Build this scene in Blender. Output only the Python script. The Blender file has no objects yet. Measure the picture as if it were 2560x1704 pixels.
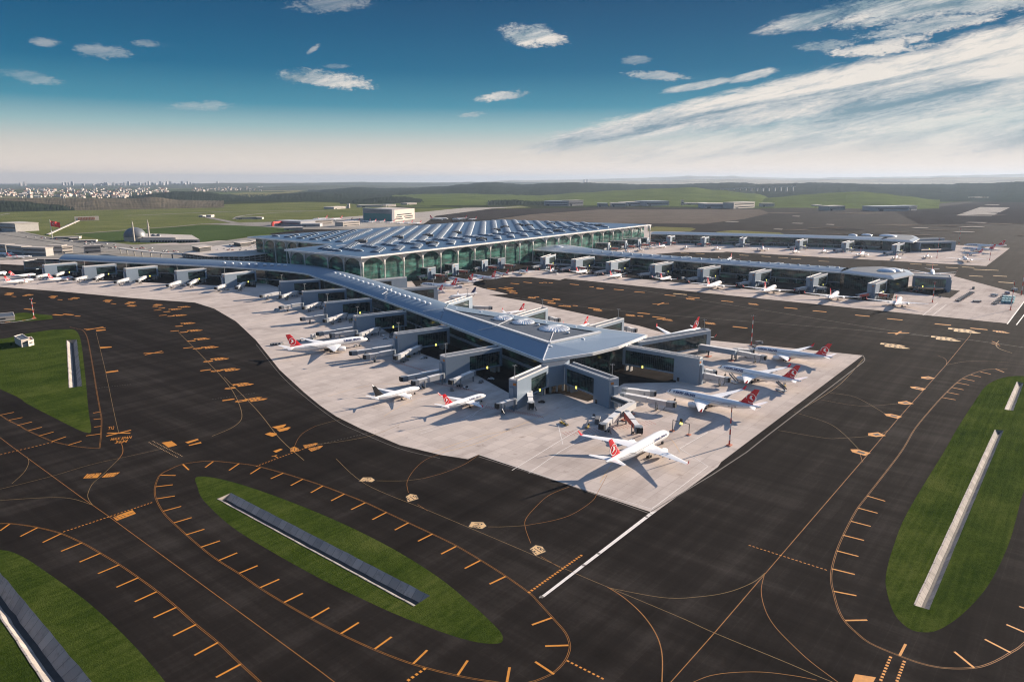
import bpy, bmesh, math, random
from mathutils import Vector, Matrix, geometry, noise as mnoise
R = math.radians
random.seed(7)
scene = bpy.context.scene
COL = scene.collection

# ------------------------------------------------------------------ camera
FPX, CXP, CYP, YH = 1776.0, 1280.0, 852.0, 452.0        # focal length and principal point of the 2560 px photo
CAM_H = 136.0
PITCH = math.atan((CYP - YH) / FPX)
YAW = math.atan((2750 - CXP) / math.hypot(FPX, CYP - YH))
cam = bpy.data.cameras.new('camera'); cam_o = bpy.data.objects.new('camera', cam); COL.objects.link(cam_o)
cam.sensor_width = 36.0; cam.lens = FPX / 2560 * 36.0; cam.clip_start = 1.0; cam.clip_end = 200000.0
cam_o.location = (0, 0, CAM_H)
cam_o.rotation_euler = (R(90) - PITCH, 0, YAW - R(90))
scene.camera = cam_o

# ------------------------------------------------------------------ sun, sky, exposure
SUN_EL, SUN_AZ = R(19.0), R(-17.5)
sun = bpy.data.lights.new('sun', 'SUN'); sun_o = bpy.data.objects.new('sun', sun); COL.objects.link(sun_o)
sun.energy = 4.7; sun.angle = R(0.6); sun.color = (1.0, 0.85, 0.70)
sd = Vector((math.cos(SUN_EL) * math.cos(SUN_AZ), math.cos(SUN_EL) * math.sin(SUN_AZ), math.sin(SUN_EL)))
sun_o.rotation_euler = sd.to_track_quat('Z', 'Y').to_euler()
sun_o.location = sd * 3000
scene.view_settings.view_transform = 'Standard'; scene.view_settings.look = 'None'
scene.view_settings.exposure = 1.3; scene.view_settings.gamma = 1.0
scene.view_settings.use_curve_mapping = False
scene.cycles.volume_bounces = 0
scene.cycles.max_bounces = 6
scene.cycles.filter_width = 1.15

def survey(px, py, z=0.0):
    """ground (or level z) point seen at a photo pixel: used once, as a land survey, to get the real plan of the airport"""
    x = (px - CXP) / FPX; y = (CYP - py) / FPX
    fw = math.cos(PITCH) + y * math.sin(PITCH); up = -math.sin(PITCH) + y * math.cos(PITCH)
    t = (z - CAM_H) / up
    return Vector(((fw * math.cos(YAW) + x * math.sin(YAW)) * t, (fw * math.sin(YAW) - x * math.cos(YAW)) * t, z))
S = survey
def at_range(px, py, dist):
    """point seen at a photo pixel, at a given horizontal range (hills, skyline)"""
    x = (px - CXP) / FPX; y = (CYP - py) / FPX
    fw = math.cos(PITCH) + y * math.sin(PITCH); up = -math.sin(PITCH) + y * math.cos(PITCH)
    d = Vector((fw * math.cos(YAW) + x * math.sin(YAW), fw * math.sin(YAW) - x * math.cos(YAW), up))
    k = dist / math.hypot(d.x, d.y)
    return Vector((d.x * k, d.y * k, CAM_H + d.z * k))
def az_el(px, py):
    p = at_range(px, py, 1.0); return math.atan2(p.y, p.x), math.atan2(p.z - CAM_H, 1.0)

# ------------------------------------------------------------------ node helpers
class NT:
    def __init__(s, tree): s.t = tree; s.n = tree.nodes; s.l = tree.links
    def put(s, a, sock):
        if hasattr(a, 'is_output') or isinstance(a, bpy.types.NodeSocket): s.l.new(a, sock)
        else: sock.default_value = a
    def math(s, op, a, b=0.0, c=None, clamp=False):
        n = s.n.new('ShaderNodeMath'); n.operation = op; n.use_clamp = clamp
        s.put(a, n.inputs[0]); s.put(b, n.inputs[1])
        if c is not None: s.put(c, n.inputs[2])
        return n.outputs[0]
    def mix(s, f, a, b, blend='MIX'):
        n = s.n.new('ShaderNodeMix'); n.data_type = 'RGBA'; n.blend_type = blend; n.clamp_factor = True
        s.put(f, n.inputs[0])
        for v, k in ((a, 6), (b, 7)):
            if isinstance(v, tuple) and len(v) == 3: v = (*v, 1)
            s.put(v, n.inputs[k])
        return n.outputs[2]
    def noise(s, vec, scale, detail=4, rough=0.55, dist=0.0):
        n = s.n.new('ShaderNodeTexNoise'); s.l.new(vec, n.inputs['Vector'])
        n.inputs['Scale'].default_value = scale; n.inputs['Detail'].default_value = detail
        n.inputs['Roughness'].default_value = rough; n.inputs['Distortion'].default_value = dist
        return n.outputs[0]
    def ramp(s, f, stops):
        n = s.n.new('ShaderNodeValToRGB'); s.put(f, n.inputs[0]); el = n.color_ramp.elements
        while len(el) < len(stops): el.new(0.5)
        for e, (p, c) in zip(el, stops):
            e.position = p; e.color = (*c, 1) if len(c) == 3 else c
        return n.outputs[0]
    def combine(s, x, y, z=0.0):
        n = s.n.new('ShaderNodeCombineXYZ')
        for v, k in ((x, 0), (y, 1), (z, 2)): s.put(v, n.inputs[k])
        return n.outputs[0]
    def sep(s, v):
        n = s.n.new('ShaderNodeSeparateXYZ'); s.l.new(v, n.inputs[0]); return n.outputs
    def smooth(s, v, a, b, lo=0.0, hi=1.0):
        n = s.n.new('ShaderNodeMapRange'); n.interpolation_type = 'SMOOTHSTEP'; s.put(v, n.inputs[0])
        n.inputs[1].default_value = a; n.inputs[2].default_value = b; n.inputs[3].default_value = lo; n.inputs[4].default_value = hi
        return n.outputs[0]
    def mapv(s, vec, rot=0.0, scale=(1, 1, 1)):
        n = s.n.new('ShaderNodeMapping'); s.l.new(vec, n.inputs[0])
        n.inputs['Rotation'].default_value = (0, 0, rot); n.inputs['Scale'].default_value = scale
        return n.outputs[0]

# ------------------------------------------------------------------ sky
world = bpy.data.worlds.new('World'); scene.world = world; world.use_nodes = True
W = NT(world.node_tree); W.n.clear()
w_out = W.n.new('ShaderNodeOutputWorld'); w_bg = W.n.new('ShaderNodeBackground'); W.l.new(w_bg.outputs[0], w_out.inputs[0])
sky = W.n.new('ShaderNodeTexSky'); sky.sky_type = 'NISHITA'; sky.sun_disc = False
sky.sun_elevation = SUN_EL; sky.sun_rotation = R(90) - SUN_AZ
sky.altitude = 136; sky.air_density = 1.0; sky.dust_density = 1.6; sky.ozone_density = 3.0
w_bg.inputs[1].default_value = 0.105
tc = W.n.new('ShaderNodeTexCoord')
dx, dy, dz = W.sep(tc.outputs['Generated'])
EL = W.math('MULTIPLY', W.math('ARCSINE', dz), 180 / math.pi)              # degrees above the horizon
AZ = W.math('MULTIPLY', W.math('ARCTAN2', dy, dx), 180 / math.pi)
def lin(c): return tuple((x / 255 / 12.92 if x < 10 else ((x / 255 + .055) / 1.055) ** 2.4) for x in c)
SKYK = 1 / (0.105 * 2 ** 1.3)
BAND = [(0.0, (252, 232, 212)), (0.9, (248, 230, 213)), (2.4, (216, 210, 201)), (4.0, (152, 186, 190)), (5.5, (68, 142, 166)), (8.0, (19, 105, 142)), (10.5, (11, 90, 130)), (13.5, (7, 73, 114)), (25, (14, 54, 96))]
low = W.ramp(W.math('MULTIPLY', EL, 1 / 25.0, clamp=True), [(e / 25.0, tuple(v * SKYK for v in lin(c))) for e, c in BAND])
skyc = W.mix(W.smooth(EL, 16.0, 45.0, 1.0, 0.0), sky.outputs[0], low)
# clouds: real-sky positions (azimuth, elevation), ragged by noise stretched along the horizon
cv = W.combine(W.math('MULTIPLY', AZ, 0.34), W.math('MULTIPLY', EL, 0.85), 0.0)
n1 = W.noise(cv, 2.2, 9, 0.64, 0.5); n2 = W.noise(cv, 9.0, 5, 0.6, 0.3)
nz = W.math('ADD', W.math('MULTIPLY', n1, 0.6), W.math('MULTIPLY', n2, 0.4))
nzc = W.math('SUBTRACT', nz, 0.5)
cs = W.combine(W.math('MULTIPLY', AZ, 0.20), W.math('MULTIPLY', W.math('ADD', EL, W.math('MULTIPLY', AZ, 0.15)), 0.80), 5.0)   # streaks along the sloping bank
n3 = W.noise(cs, 1.4, 9, 0.60, 1.6); n4 = W.noise(cs, 6.5, 6, 0.62, 0.8)
nzs = W.math('SUBTRACT', W.math('ADD', W.math('MULTIPLY', n3, 0.72), W.math('MULTIPLY', n4, 0.28)), 0.5)
CLOUDS = [  # photo px centre, half width, half height, tilt, weight, raggedness
 (1330, 90, 95, 32, -.10, .97, 3.0), (1375, 100, 50, 18, .05, .9, 2.6), (815, 198, 140, 24, -.08, .9, 3.2), (870, 208, 75, 14, .0, .9, 2.6), (1255, 240, 80, 14, .12, .9, 3.0), (1180, 287, 40, 8, .1, .5, 3),
 (255, 128, 62, 20, .05, .38, 3.4), (372, 110, 40, 10, .0, .3, 3), (110, 105, 34, 12, .0, .35, 3), (510, 266, 85, 14, .05, .35, 3.2),
 (75, 192, 70, 16, -.1, .28, 3), (785, 122, 22, 9, .6, .4, 3), (830, 10, 110, 24, .1, .35, 3.5), (1590, 150, 45, 12, .0, .35, 3.4),
 (1640, 190, 95, 14, -.08, .5, 3.6), (845, 166, 40, 7, .05, .35, 3), (1750, 213, 90, 9, .15, .7, 3.0), (1885, 188, 55, 11, .2, .8, 3.0),
 (2010, 55, 100, 18, .12, .85, 3.2), (2290, 14, 270, 42, .05, 1.0, 2.8), (2460, 8, 180, 30, .0, 1.0, 2.2), (2330, 62, 180, 22, .08, .9, 3.2), (2060, 114, 70, 13, .0, .75, 3.2),
 (2190, 125, 130, 16, .0, .9, 3.2), (2250, 104, 70, 14, .05, .8, 3.2), (2470, 125, 330, 44, .22, 1.0, 2.2), (2480, 170, 300, 40, .15, .95, 1.8), (2150, 200, 420, 40, .16, .97, 2.4), (2330, 190, 330, 46, .2, .97, 1.9), (1780, 278, 470, 36, .19, 1.0, 2.0), (1980, 262, 330, 40, .16, .97, 1.9),
 (1620, 330, 340, 20, .03, .62, 2.2), (2350, 245, 420, 70, .18, .8, 1.5), (2560, 300, 380, 80, .1, .6, 1.2), (2000, 345, 620, 56, .08, .5, 1.2)]
mask = None
kpx = 180 / math.pi / FPX
for (px, py, hw, hh, tilt, wt, rag) in CLOUDS:
    a0, e0 = az_el(px, py); a0 = math.degrees(a0); e0 = math.degrees(e0)
    da = W.math('SUBTRACT', AZ, a0); de = W.math('SUBTRACT', EL, e0)
    de2 = W.math('ADD', de, W.math('MULTIPLY', da, tilt))     # tilt > 0: rises to the right
    r2 = W.math('ADD', W.math('POWER', W.math('ABSOLUTE', W.math('DIVIDE', da, hw * kpx)), 2.0),
                W.math('POWER', W.math('ABSOLUTE', W.math('DIVIDE', de2, hh * kpx)), 2.0))
    v = W.math('ADD', W.math('SUBTRACT', 1.2 if (px > 1600 and tilt > .1) else 0.75, r2), W.math('MULTIPLY', nzs if (px > 1600 and tilt > .1) else nzc, rag))
    m = W.math('MULTIPLY', W.smooth(v, 0.0, 0.95 if (px > 1600 and tilt > .1) else 0.7), wt)
    mask = m if mask is None else W.math('MAXIMUM', mask, m)
shade = W.math('ADD', W.math('MULTIPLY', W.noise(W.combine(W.math('MULTIPLY', AZ, 0.05), W.math('MULTIPLY', W.math('ADD', EL, W.math('MULTIPLY', AZ, 0.19)), 0.40), 3.7), 2.0, 5, 0.55, 0.5), .8), W.math('MULTIPLY', n4, .2))
cloud_col = W.ramp(shade, [(0.38, tuple(v * SKYK for v in lin((120, 146, 160)))), (0.47, tuple(v * SKYK for v in lin((188, 194, 196)))), (0.56, tuple(v * SKYK for v in lin((238, 230, 220))))])
skyc = W.mix(mask, skyc, cloud_col)
# softer grey undersides of the big bank, again at true sky positions
W.l.new(skyc, w_bg.inputs[0])
# ------------------------------------------------------------------ materials
MATS = {}
def new_mat(name):
    m = bpy.data.materials.new(name); m.use_nodes = True; t = NT(m.node_tree)
    b = t.n['Principled BSDF']; MATS[name] = m
    return m, t, b
def mat(name, col, rough=0.6, metal=0.0, var=0.18, scale=0.25, spec=0.5, emit=None, estr=0.0):
    """plain surface with mottled, weathered colour"""
    m, t, b = new_mat(name)
    tcn = t.n.new('ShaderNodeTexCoord')
    n = t.math('ADD', t.math('MULTIPLY', t.noise(tcn.outputs['Object'], scale, 5), 0.7), t.math('MULTIPLY', t.noise(tcn.outputs['Object'], scale * 7, 3), 0.3))
    lo = tuple(c * (1 - var) for c in col); hi = tuple(min(1, c * (1 + var)) for c in col)
    t.l.new(t.ramp(n, [(0.3, lo), (0.7, hi)]), b.inputs['Base Color'])
    b.inputs['Roughness'].default_value = rough; b.inputs['Metallic'].default_value = metal
    b.inputs['Specular IOR Level'].default_value = spec
    if emit: b.inputs['Emission Color'].default_value = (*emit, 1); b.inputs['Emission Strength'].default_value = estr
    return m
def mat_glass(name, glass, frame, bw=1.5, bh=4.0, mort=0.12, rough=0.12, glow=None):
    """curtain wall: dark panes with mullions, laid out in metres along the wall"""
    m, t, b = new_mat(name)
    uv = t.n.new('ShaderNodeUVMap'); uv.uv_map = 'UVMap'
    br = t.n.new('ShaderNodeTexBrick'); t.l.new(uv.outputs[0], br.inputs['Vector'])
    br.offset = 0.0; br.inputs['Scale'].default_value = 1.0; br.inputs['Brick Width'].default_value = bw; br.inputs['Row Height'].default_value = bh
    br.inputs['Mortar Size'].default_value = mort; br.inputs['Mortar Smooth'].default_value = 0.1; br.inputs['Bias'].default_value = 0.0
    d = tuple(c * 0.55 for c in glass)
    br.inputs['Color1'].default_value = (*glass, 1); br.inputs['Color2'].default_value = (*d, 1); br.inputs['Mortar'].default_value = (*frame, 1)
    nn = t.noise(t.mapv(uv.outputs[0], 0, (0.05, 0.12, 1)), 1.0, 4, 0.6)
    c = t.mix(t.smooth(nn, 0.42, 0.62), br.outputs[0], tuple(min(1, x * 2.2 + .004) for x in glass))
    c = t.mix(br.outputs['Fac'], c, frame)
    t.l.new(c, b.inputs['Base Color'])
    t.l.new(t.smooth(br.outputs['Fac'], 0, 1, rough, 0.5), b.inputs['Roughness'])
    b.inputs['Specular IOR Level'].default_value = 0.6
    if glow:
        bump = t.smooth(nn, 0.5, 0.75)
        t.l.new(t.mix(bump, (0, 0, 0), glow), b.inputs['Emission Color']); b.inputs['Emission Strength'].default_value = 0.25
    return m

# ------------------------------------------------------------------ mesh builder
class MB:
    def __init__(s): s.v = []; s.f = []; s.m = []; s.uv = []
    def face(s, pts, mi=0, uv=None):
        i = len(s.v); s.v += [tuple(p) for p in pts]; s.f.append(tuple(range(i, i + len(pts)))); s.m.append(mi); s.uv.append(uv)
    def mesh(s, verts, faces, mi=0):
        i = len(s.v); s.v += [tuple(p) for p in verts]
        for f in faces: s.f.append(tuple(k + i for k in f)); s.m.append(mi); s.uv.append(None)
    def box(s, c, size, rz=0.0, mi=0, taper=1.0):
        cx, cy, cz = c; sx, sy, sz = size[0] / 2, size[1] / 2, size[2] / 2
        ca, sa = math.cos(rz), math.sin(rz); vs = []
        for z, k in ((-sz, 1), (sz, taper)):
            for x, y in ((-sx, -sy), (sx, -sy), (sx, sy), (-sx, sy)):
                vs.append((cx + (x * ca - y * sa) * k, cy + (x * sa + y * ca) * k, cz + z))
        s.mesh(vs, [(3, 2, 1, 0), (4, 5, 6, 7), (0, 1, 5, 4), (1, 2, 6, 5), (2, 3, 7, 6), (3, 0, 4, 7)], mi)
    def beam(s, a, b, w, h, mi=0, up=(0, 0, 1)):
        """box from a to b (centre line), w wide, h high"""
        a = Vector(a); b = Vector(b); d = (b - a).normalized(); u = Vector(up)
        if abs(d.dot(u)) > .98: u = Vector((1, 0, 0))
        r = d.cross(u).normalized() * (w / 2); u = r.cross(d).normalized() * (h / 2)
        vs = [p + i * r + j * u for p in (a, b) for i, j in ((-1, -1), (1, -1), (1, 1), (-1, 1))]
        s.mesh(vs, [(0, 1, 2, 3), (7, 6, 5, 4), (0, 4, 5, 1), (1, 5, 6, 2), (2, 6, 7, 3), (3, 7, 4, 0)], mi)
    def loft(s, rings, mi=0, cap=True, closed=True):
        i = len(s.v); n = len(rings[0])
        for r in rings: s.v += [tuple(p) for p in r]
        for k in range(len(rings) - 1):
            for j in range(n if closed else n - 1):
                a = i + k * n + j; b = i + k * n + (j + 1) % n
                s.f.append((a, b, b + n, a + n)); s.m.append(mi); s.uv.append(None)
        if cap and closed:
            s.f.append(tuple(range(i + n - 1, i - 1, -1))); s.m.append(mi); s.uv.append(None)
            e = i + (len(rings) - 1) * n; s.f.append(tuple(range(e, e + n))); s.m.append(mi); s.uv.append(None)
    def tube(s, pts, rad, n=8, mi=0):
        pts = [Vector(p) for p in pts]; rr = rad if isinstance(rad, (list, tuple)) else [rad] * len(pts); rings = []
        for k, p in enumerate(pts):
            d = (pts[min(k + 1, len(pts) - 1)] - pts[max(k - 1, 0)]).normalized()
            u = Vector((0, 0, 1)) if abs(d.z) < .95 else Vector((1, 0, 0))
            r = d.cross(u).normalized(); u = r.cross(d)
            rings.append([p + (r * math.cos(t) + u * math.sin(t)) * rr[k] for t in [2 * math.pi * j / n for j in range(n)]])
        s.loft(rings, mi)
    def lathe(s, c, prof, n=16, mi=0, cap=True):
        """prof: (radius, z) pairs round a vertical axis at c"""
        s.loft([[(c[0] + r * math.cos(2 * math.pi * j / n), c[1] + r * math.sin(2 * math.pi * j / n), c[2] + z) for j in range(n)] for r, z in prof], mi, cap)
    def prism(s, poly, z0, z1, mi=0, mi_top=None):
        n = len(poly)
        if sum(poly[i][0] * poly[(i + 1) % n][1] - poly[(i + 1) % n][0] * poly[i][1] for i in range(n)) < 0: poly = poly[::-1]
        for i in range(n):
            a, b = poly[i], poly[(i + 1) % n]; L = math.hypot(b[0] - a[0], b[1] - a[1])
            s.face([(a[0], a[1], z0), (b[0], b[1], z0), (b[0], b[1], z1), (a[0], a[1], z1)], mi, [(0, z0), (L, z0), (L, z1), (0, z1)])
        s.sheet([poly], z1, mi if mi_top is None else mi_top); s.sheet([poly], z0, mi, flip=True)
    def sheet(s, loops, z, mi=0, flip=False):
        """flat polygon (first loop) with holes (the others)"""
        loops = [[Vector((p[0], p[1], 0)) for p in l] for l in loops]; vs = [p for l in loops for p in l]
        tris = geometry.tessellate_polygon(loops); fs = []
        for t in tris:
            a, b, c = (vs[k] for k in t); up = (b - a).cross(c - a).z
            if abs(up) < 1e-9: continue
            fs.append(t if (up > 0) != flip else t[::-1])
        s.mesh([(p.x, p.y, z) for p in vs], fs, mi)
    def ribbon(s, pts, w, z, mi=0):
        pts = [Vector((p[0], p[1], 0)) for p in pts]
        L = []; Rr = []
        for k, p in enumerate(pts):
            d = (pts[min(k + 1, len(pts) - 1)] - pts[max(k - 1, 0)]).normalized(); n = Vector((-d.y, d.x, 0)) * w / 2
            L.append((p.x + n.x, p.y + n.y, z)); Rr.append((p.x - n.x, p.y - n.y, z))
        i = len(s.v); n = len(pts); s.v += Rr + L
        for k in range(n - 1): s.f.append((i + k, i + k + 1, i + n + k + 1, i + n + k)); s.m.append(mi); s.uv.append(None)
    def dashes(s, a, b, dash, gap, w, z, mi=0):
        a = Vector((a[0], a[1], 0)); b = Vector((b[0], b[1], 0)); L = (b - a).length; d = (b - a) / L; t = 0
        while t < L: s.ribbon([a + d * t, a + d * min(L, t + dash)], w, z, mi); t += dash + gap
    def build(s, name, mats, parent=None, smooth=False, loc=None):
        me = bpy.data.meshes.new(name); me.from_pydata(s.v, [], s.f)
        if not isinstance(mats, (list, tuple)): mats = [mats]
        for m in mats: me.materials.append(MATS[m] if isinstance(m, str) else m)
        me.polygons.foreach_set('material_index', s.m)
        if any(u is not None for u in s.uv):
            lay = me.uv_layers.new(name='UVMap')
            for p, u in zip(me.polygons, s.uv):
                if u:
                    for li, q in zip(p.loop_indices, u): lay.data[li].uv = q
        if smooth is True: me.polygons.foreach_set('use_smooth', [True] * len(me.polygons))
        me.update()
        o = bpy.data.objects.new(name, me); COL.objects.link(o)
        if smooth == 'angle':
            me.polygons.foreach_set('use_smooth', [True] * len(me.polygons)); me.set_sharp_from_angle(angle=R(40))
        if loc: o.location = loc
        if parent: o.parent = parent
        return o
def tag(o, label=None, cat=None, group=None, kind=None):
    if label: o['label'] = label
    if cat: o['category'] = cat
    if group: o['group'] = group
    if kind: o['kind'] = kind
    return o
def empty(name, loc, rz=0.0, label=None, cat=None, group=None):
    o = bpy.data.objects.new(name, None); COL.objects.link(o); o.location = loc; o.rotation_euler = (0, 0, rz); o.empty_display_size = 0.5
    return tag(o, label, cat, group)


def copy_tree(o, parent=None):
    c = o.copy(); COL.objects.link(c)
    if parent is not None: c.parent = parent
    for ch in list(o.children): copy_tree(ch, c)
    return c
def struct(o): o['kind'] = 'structure'; return o
def text_mesh(txt, size, bold=0.0, space=1.0):
    """built-in font as mesh verts/faces lying in XY, centred on the origin"""
    cu = bpy.data.curves.new('t', 'FONT'); cu.body = txt; cu.size = size; cu.align_x = 'CENTER'; cu.align_y = 'CENTER'; cu.offset = bold; cu.space_character = space
    cu.resolution_u = 2
    ob = bpy.data.objects.new('t', cu); COL.objects.link(ob); dg = bpy.context.evaluated_depsgraph_get()
    me = bpy.data.meshes.new_from_object(ob.evaluated_get(dg)); bpy.data.objects.remove(ob); bpy.data.curves.remove(cu)
    return me
def verts_faces(me): return [v.co.copy() for v in me.vertices], [tuple(p.vertices) for p in me.polygons]
def densify(pts, n=8, closed=False):
    """Catmull-Rom through survey points"""
    P = [Vector((p[0], p[1], 0)) for p in pts]; out = []; N = len(P)
    for i in range(N if closed else N - 1):
        g = lambda k: P[k % N] if closed else P[max(0, min(N - 1, k))]
        a, b, c, d = g(i - 1), g(i), g(i + 1), g(i + 2)
        for k in range(n):
            t = k / n
            out.append(0.5 * ((2 * b) + (c - a) * t + (2 * a - 5 * b + 4 * c - d) * t * t + (3 * b - a - 3 * c + d) * t ** 3))
    if not closed: out.append(P[-1])
    return out
def SP(l, z=0.0): return [S(x, y, z) for x, y in l]
def offset_poly(pts, d):
    """offset an open polyline to its left by d"""
    P = [Vector((p[0], p[1], 0)) for p in pts]; out = []
    for k, p in enumerate(P):
        t = (P[min(k + 1, len(P) - 1)] - P[max(k - 1, 0)]).normalized(); out.append(p + Vector((-t.y, t.x, 0)) * d)
    return out
# ------------------------------------------------------------------ ground materials
def mat_asphalt():
    m, t, b = new_mat('asphalt'); tcn = t.n.new('ShaderNodeTexCoord'); o = tcn.outputs['Object']
    big = t.noise(o, 0.012, 5, 0.6); fine = t.noise(o, 0.9, 3, 0.7)
    s1 = t.noise(t.mapv(o, R(68), (0.004, 0.11, 1)), 1.0, 4, 0.65); s2 = t.noise(t.mapv(o, R(-8), (0.10, 0.005, 1)), 1.0, 4, 0.65)
    v = t.math('ADD', t.math('ADD', t.math('MULTIPLY', big, .30), t.math('MULTIPLY', fine, .10)), t.math('ADD', t.math('MULTIPLY', s1, .30), t.math('MULTIPLY', s2, .30)))
    c = t.ramp(v, [(0.37, (.0085, .0072, .0063)), (0.5, (.0175, .0148, .013)), (0.62, (.036, .031, .0275))])
    br = t.n.new('ShaderNodeTexBrick'); t.l.new(t.mapv(o, R(1.5)), br.inputs['Vector']); br.inputs['Scale'].default_value = 1; br.inputs['Brick Width'].default_value = 90; br.inputs['Row Height'].default_value = 7.5
    br.inputs['Mortar Size'].default_value = .12; br.inputs['Bias'].default_value = 0; br.inputs['Color1'].default_value = (1.05, 1.05, 1.05, 1); br.inputs['Color2'].default_value = (.955, .955, .955, 1); br.inputs['Mortar'].default_value = (1.2, 1.2, 1.2, 1)
    c = t.mix(1.0, c, br.outputs[0], 'MULTIPLY')
    t.l.new(c, b.inputs['Base Color']); b.inputs['Roughness'].default_value = 1.0; b.inputs['Specular IOR Level'].default_value = 0.02
def mat_apron(name, base, joint=0.75, size=7.5):
    m, t, b = new_mat(name); tcn = t.n.new('ShaderNodeTexCoord'); o = tcn.outputs['Object']
    br = t.n.new('ShaderNodeTexBrick'); t.l.new(o, br.inputs['Vector']); br.offset = 0; br.inputs['Scale'].default_value = 1
    br.inputs['Brick Width'].default_value = size; br.inputs['Row Height'].default_value = size; br.inputs['Mortar Size'].default_value = 0.10; br.inputs['Bias'].default_value = 0
    k = lambda f: (*[min(1, c * f) for c in base], 1)
    br.inputs['Color1'].default_value = k(1.07); br.inputs['Color2'].default_value = k(0.93); br.inputs['Mortar'].default_value = k(joint)
    big = t.noise(o, 0.02, 6, 0.62, 0.4); st = t.noise(t.mapv(o, R(2), (0.012, 0.09, 1)), 1.0, 5, 0.65)
    sp = t.noise(o, 0.13, 5, 0.6)
    f = t.math('ADD', t.math('MULTIPLY', big, .5), t.math('MULTIPLY', st, .5))
    c = t.mix(1.0, br.outputs[0], t.ramp(f, [(0.3, (.70, .68, .67)), (0.52, (1, 1, 1)), (0.75, (1.12, 1.08, 1.02))]), 'MULTIPLY')
    c = t.mix(t.smooth(sp, 0.60, 0.76, 0, .55), c, (base[0] * .4, base[1] * .36, base[2] * .34))
    t.l.new(c, b.inputs['Base Color']); b.inputs['Roughness'].default_value = 1.0; b.inputs['Specular IOR Level'].default_value = 0.0
def mat_grass(name, lo, mid, hi, scale=0.05, stripe=0.0, rot=0.3):
    m, t, b = new_mat(name); tcn = t.n.new('ShaderNodeTexCoord'); o = tcn.outputs['Object']
    a = t.noise(o, scale, 6, 0.65, 0.3); f = t.noise(o, scale * 14, 4, 0.7)
    st = t.noise(t.mapv(o, rot, (0.02, 0.55, 1)), 1.0, 3, 0.6)
    v = t.math('ADD', t.math('MULTIPLY', a, .48), t.math('ADD', t.math('MULTIPLY', f, .27), t.math('MULTIPLY', st, .25)))
    t.l.new(t.ramp(v, [(0.38, lo), (0.5, mid), (0.62, hi)]), b.inputs['Base Color'])
    bp = t.n.new('ShaderNodeBump'); t.l.new(t.noise(o, 1.6, 5, 0.75), bp.inputs['Height']); bp.inputs['Strength'].default_value = 0.9; bp.inputs['Distance'].default_value = 0.9
    t.l.new(bp.outputs[0], b.inputs['Normal']); b.inputs['Roughness'].default_value = 1.0; b.inputs['Specular IOR Level'].default_value = 0.0
def mat_land():
    m, t, b = new_mat('farmland'); tcn = t.n.new('ShaderNodeTexCoord'); o = tcn.outputs['Object']
    vo = t.n.new('ShaderNodeTexVoronoi'); vo.feature = 'F1'; t.l.new(t.mapv(o, R(20), (0.0011, 0.0016, 1)), vo.inputs['Vector']); vo.inputs['Scale'].default_value = 1
    cell = t.sep(vo.outputs['Color'])[0]
    fld = t.ramp(cell, [(0.0, (.055, .075, .025)), (0.35, (.075, .105, .03)), (0.6, (.10, .115, .04)), (0.72, (.06, .085, .03)), (0.86, (.24, .20, .12)), (1.0, (.07, .09, .035))])
    wood = t.noise(o, 0.0007, 7, 0.66, 0.5); fine = t.noise(o, 0.02, 4, 0.7)
    c = t.mix(t.smooth(wood, 0.47, 0.53), fld, t.ramp(fine, [(0.35, (.018, .024, .012)), (0.65, (.045, .052, .024))]))
    t.l.new(c, b.inputs['Base Color']); b.inputs['Roughness'].default_value = 1; b.inputs['Specular IOR Level'].default_value = 0
mat_asphalt()
mat_apron('apron_concrete', (.46, .40, .357)); mat_apron('old_concrete', (.36, .33, .29), .8, 6.0); mat_apron('landside', (.25, .235, .21), .9, 14)
mat_apron('brown_field', (.125, .105, .085), 1.0, 60); mat_apron('dark_runway', (.045, .04, .037), .9, 40)
mat_grass('grass', (.020, .036, .006), (.039, .059, .010), (.074, .090, .021), 0.035, rot=0.9)
mat_grass('meadow', (.078, .092, .030), (.112, .124, .042), (.155, .158, .062), 0.006, rot=0.2)
mat_grass('dry_grass', (.11, .11, .04), (.15, .145, .06), (.2, .18, .085), 0.01)
mat_grass('crop', (.040, .064, .020), (.054, .082, .027), (.068, .096, .034), 0.004, rot=1.1)
mat_land()
mat('paint_line', (.25, .10, .009), .75, var=.3, scale=.2); mat('paint_orange', (.48, .185, .011), .7, var=.22, scale=.8); mat('paint_pale', (.55, .36, .17), .7, var=.2, scale=.5); mat('paint_white', (.62, .58, .54), .7, var=.15, scale=.6)
mat('paint_faint', (.22, .14, .05), .8, var=.25, scale=.3); mat('paint_grey', (.13, .115, .1), .8, var=.2); mat('paint_black', (.012, .011, .010), .8, var=.1)
mat('paint_red', (.34, .13, .10), .8, var=.25)
def mat_ditch():
    m, t, b = new_mat('ditch_concrete'); uv = t.n.new('ShaderNodeUVMap'); uv.uv_map = 'UVMap'
    br = t.n.new('ShaderNodeTexBrick'); t.l.new(uv.outputs[0], br.inputs['Vector']); br.offset = 0; br.inputs['Scale'].default_value = 1
    br.inputs['Brick Width'].default_value = 4; br.inputs['Row Height'].default_value = 30; br.inputs['Mortar Size'].default_value = .09; br.inputs['Bias'].default_value = 0
    br.inputs['Color1'].default_value = (.36, .32, .28, 1); br.inputs['Color2'].default_value = (.24, .215, .19, 1); br.inputs['Mortar'].default_value = (.12, .11, .10, 1)
    tcn = t.n.new('ShaderNodeTexCoord'); n = t.noise(tcn.outputs['Object'], .35, 5, .7)
    t.l.new(t.mix(t.smooth(n, .5, .72, 0, .6), br.outputs[0], (.14, .12, .10)), b.inputs['Base Color']); b.inputs['Roughness'].default_value = .9
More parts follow.
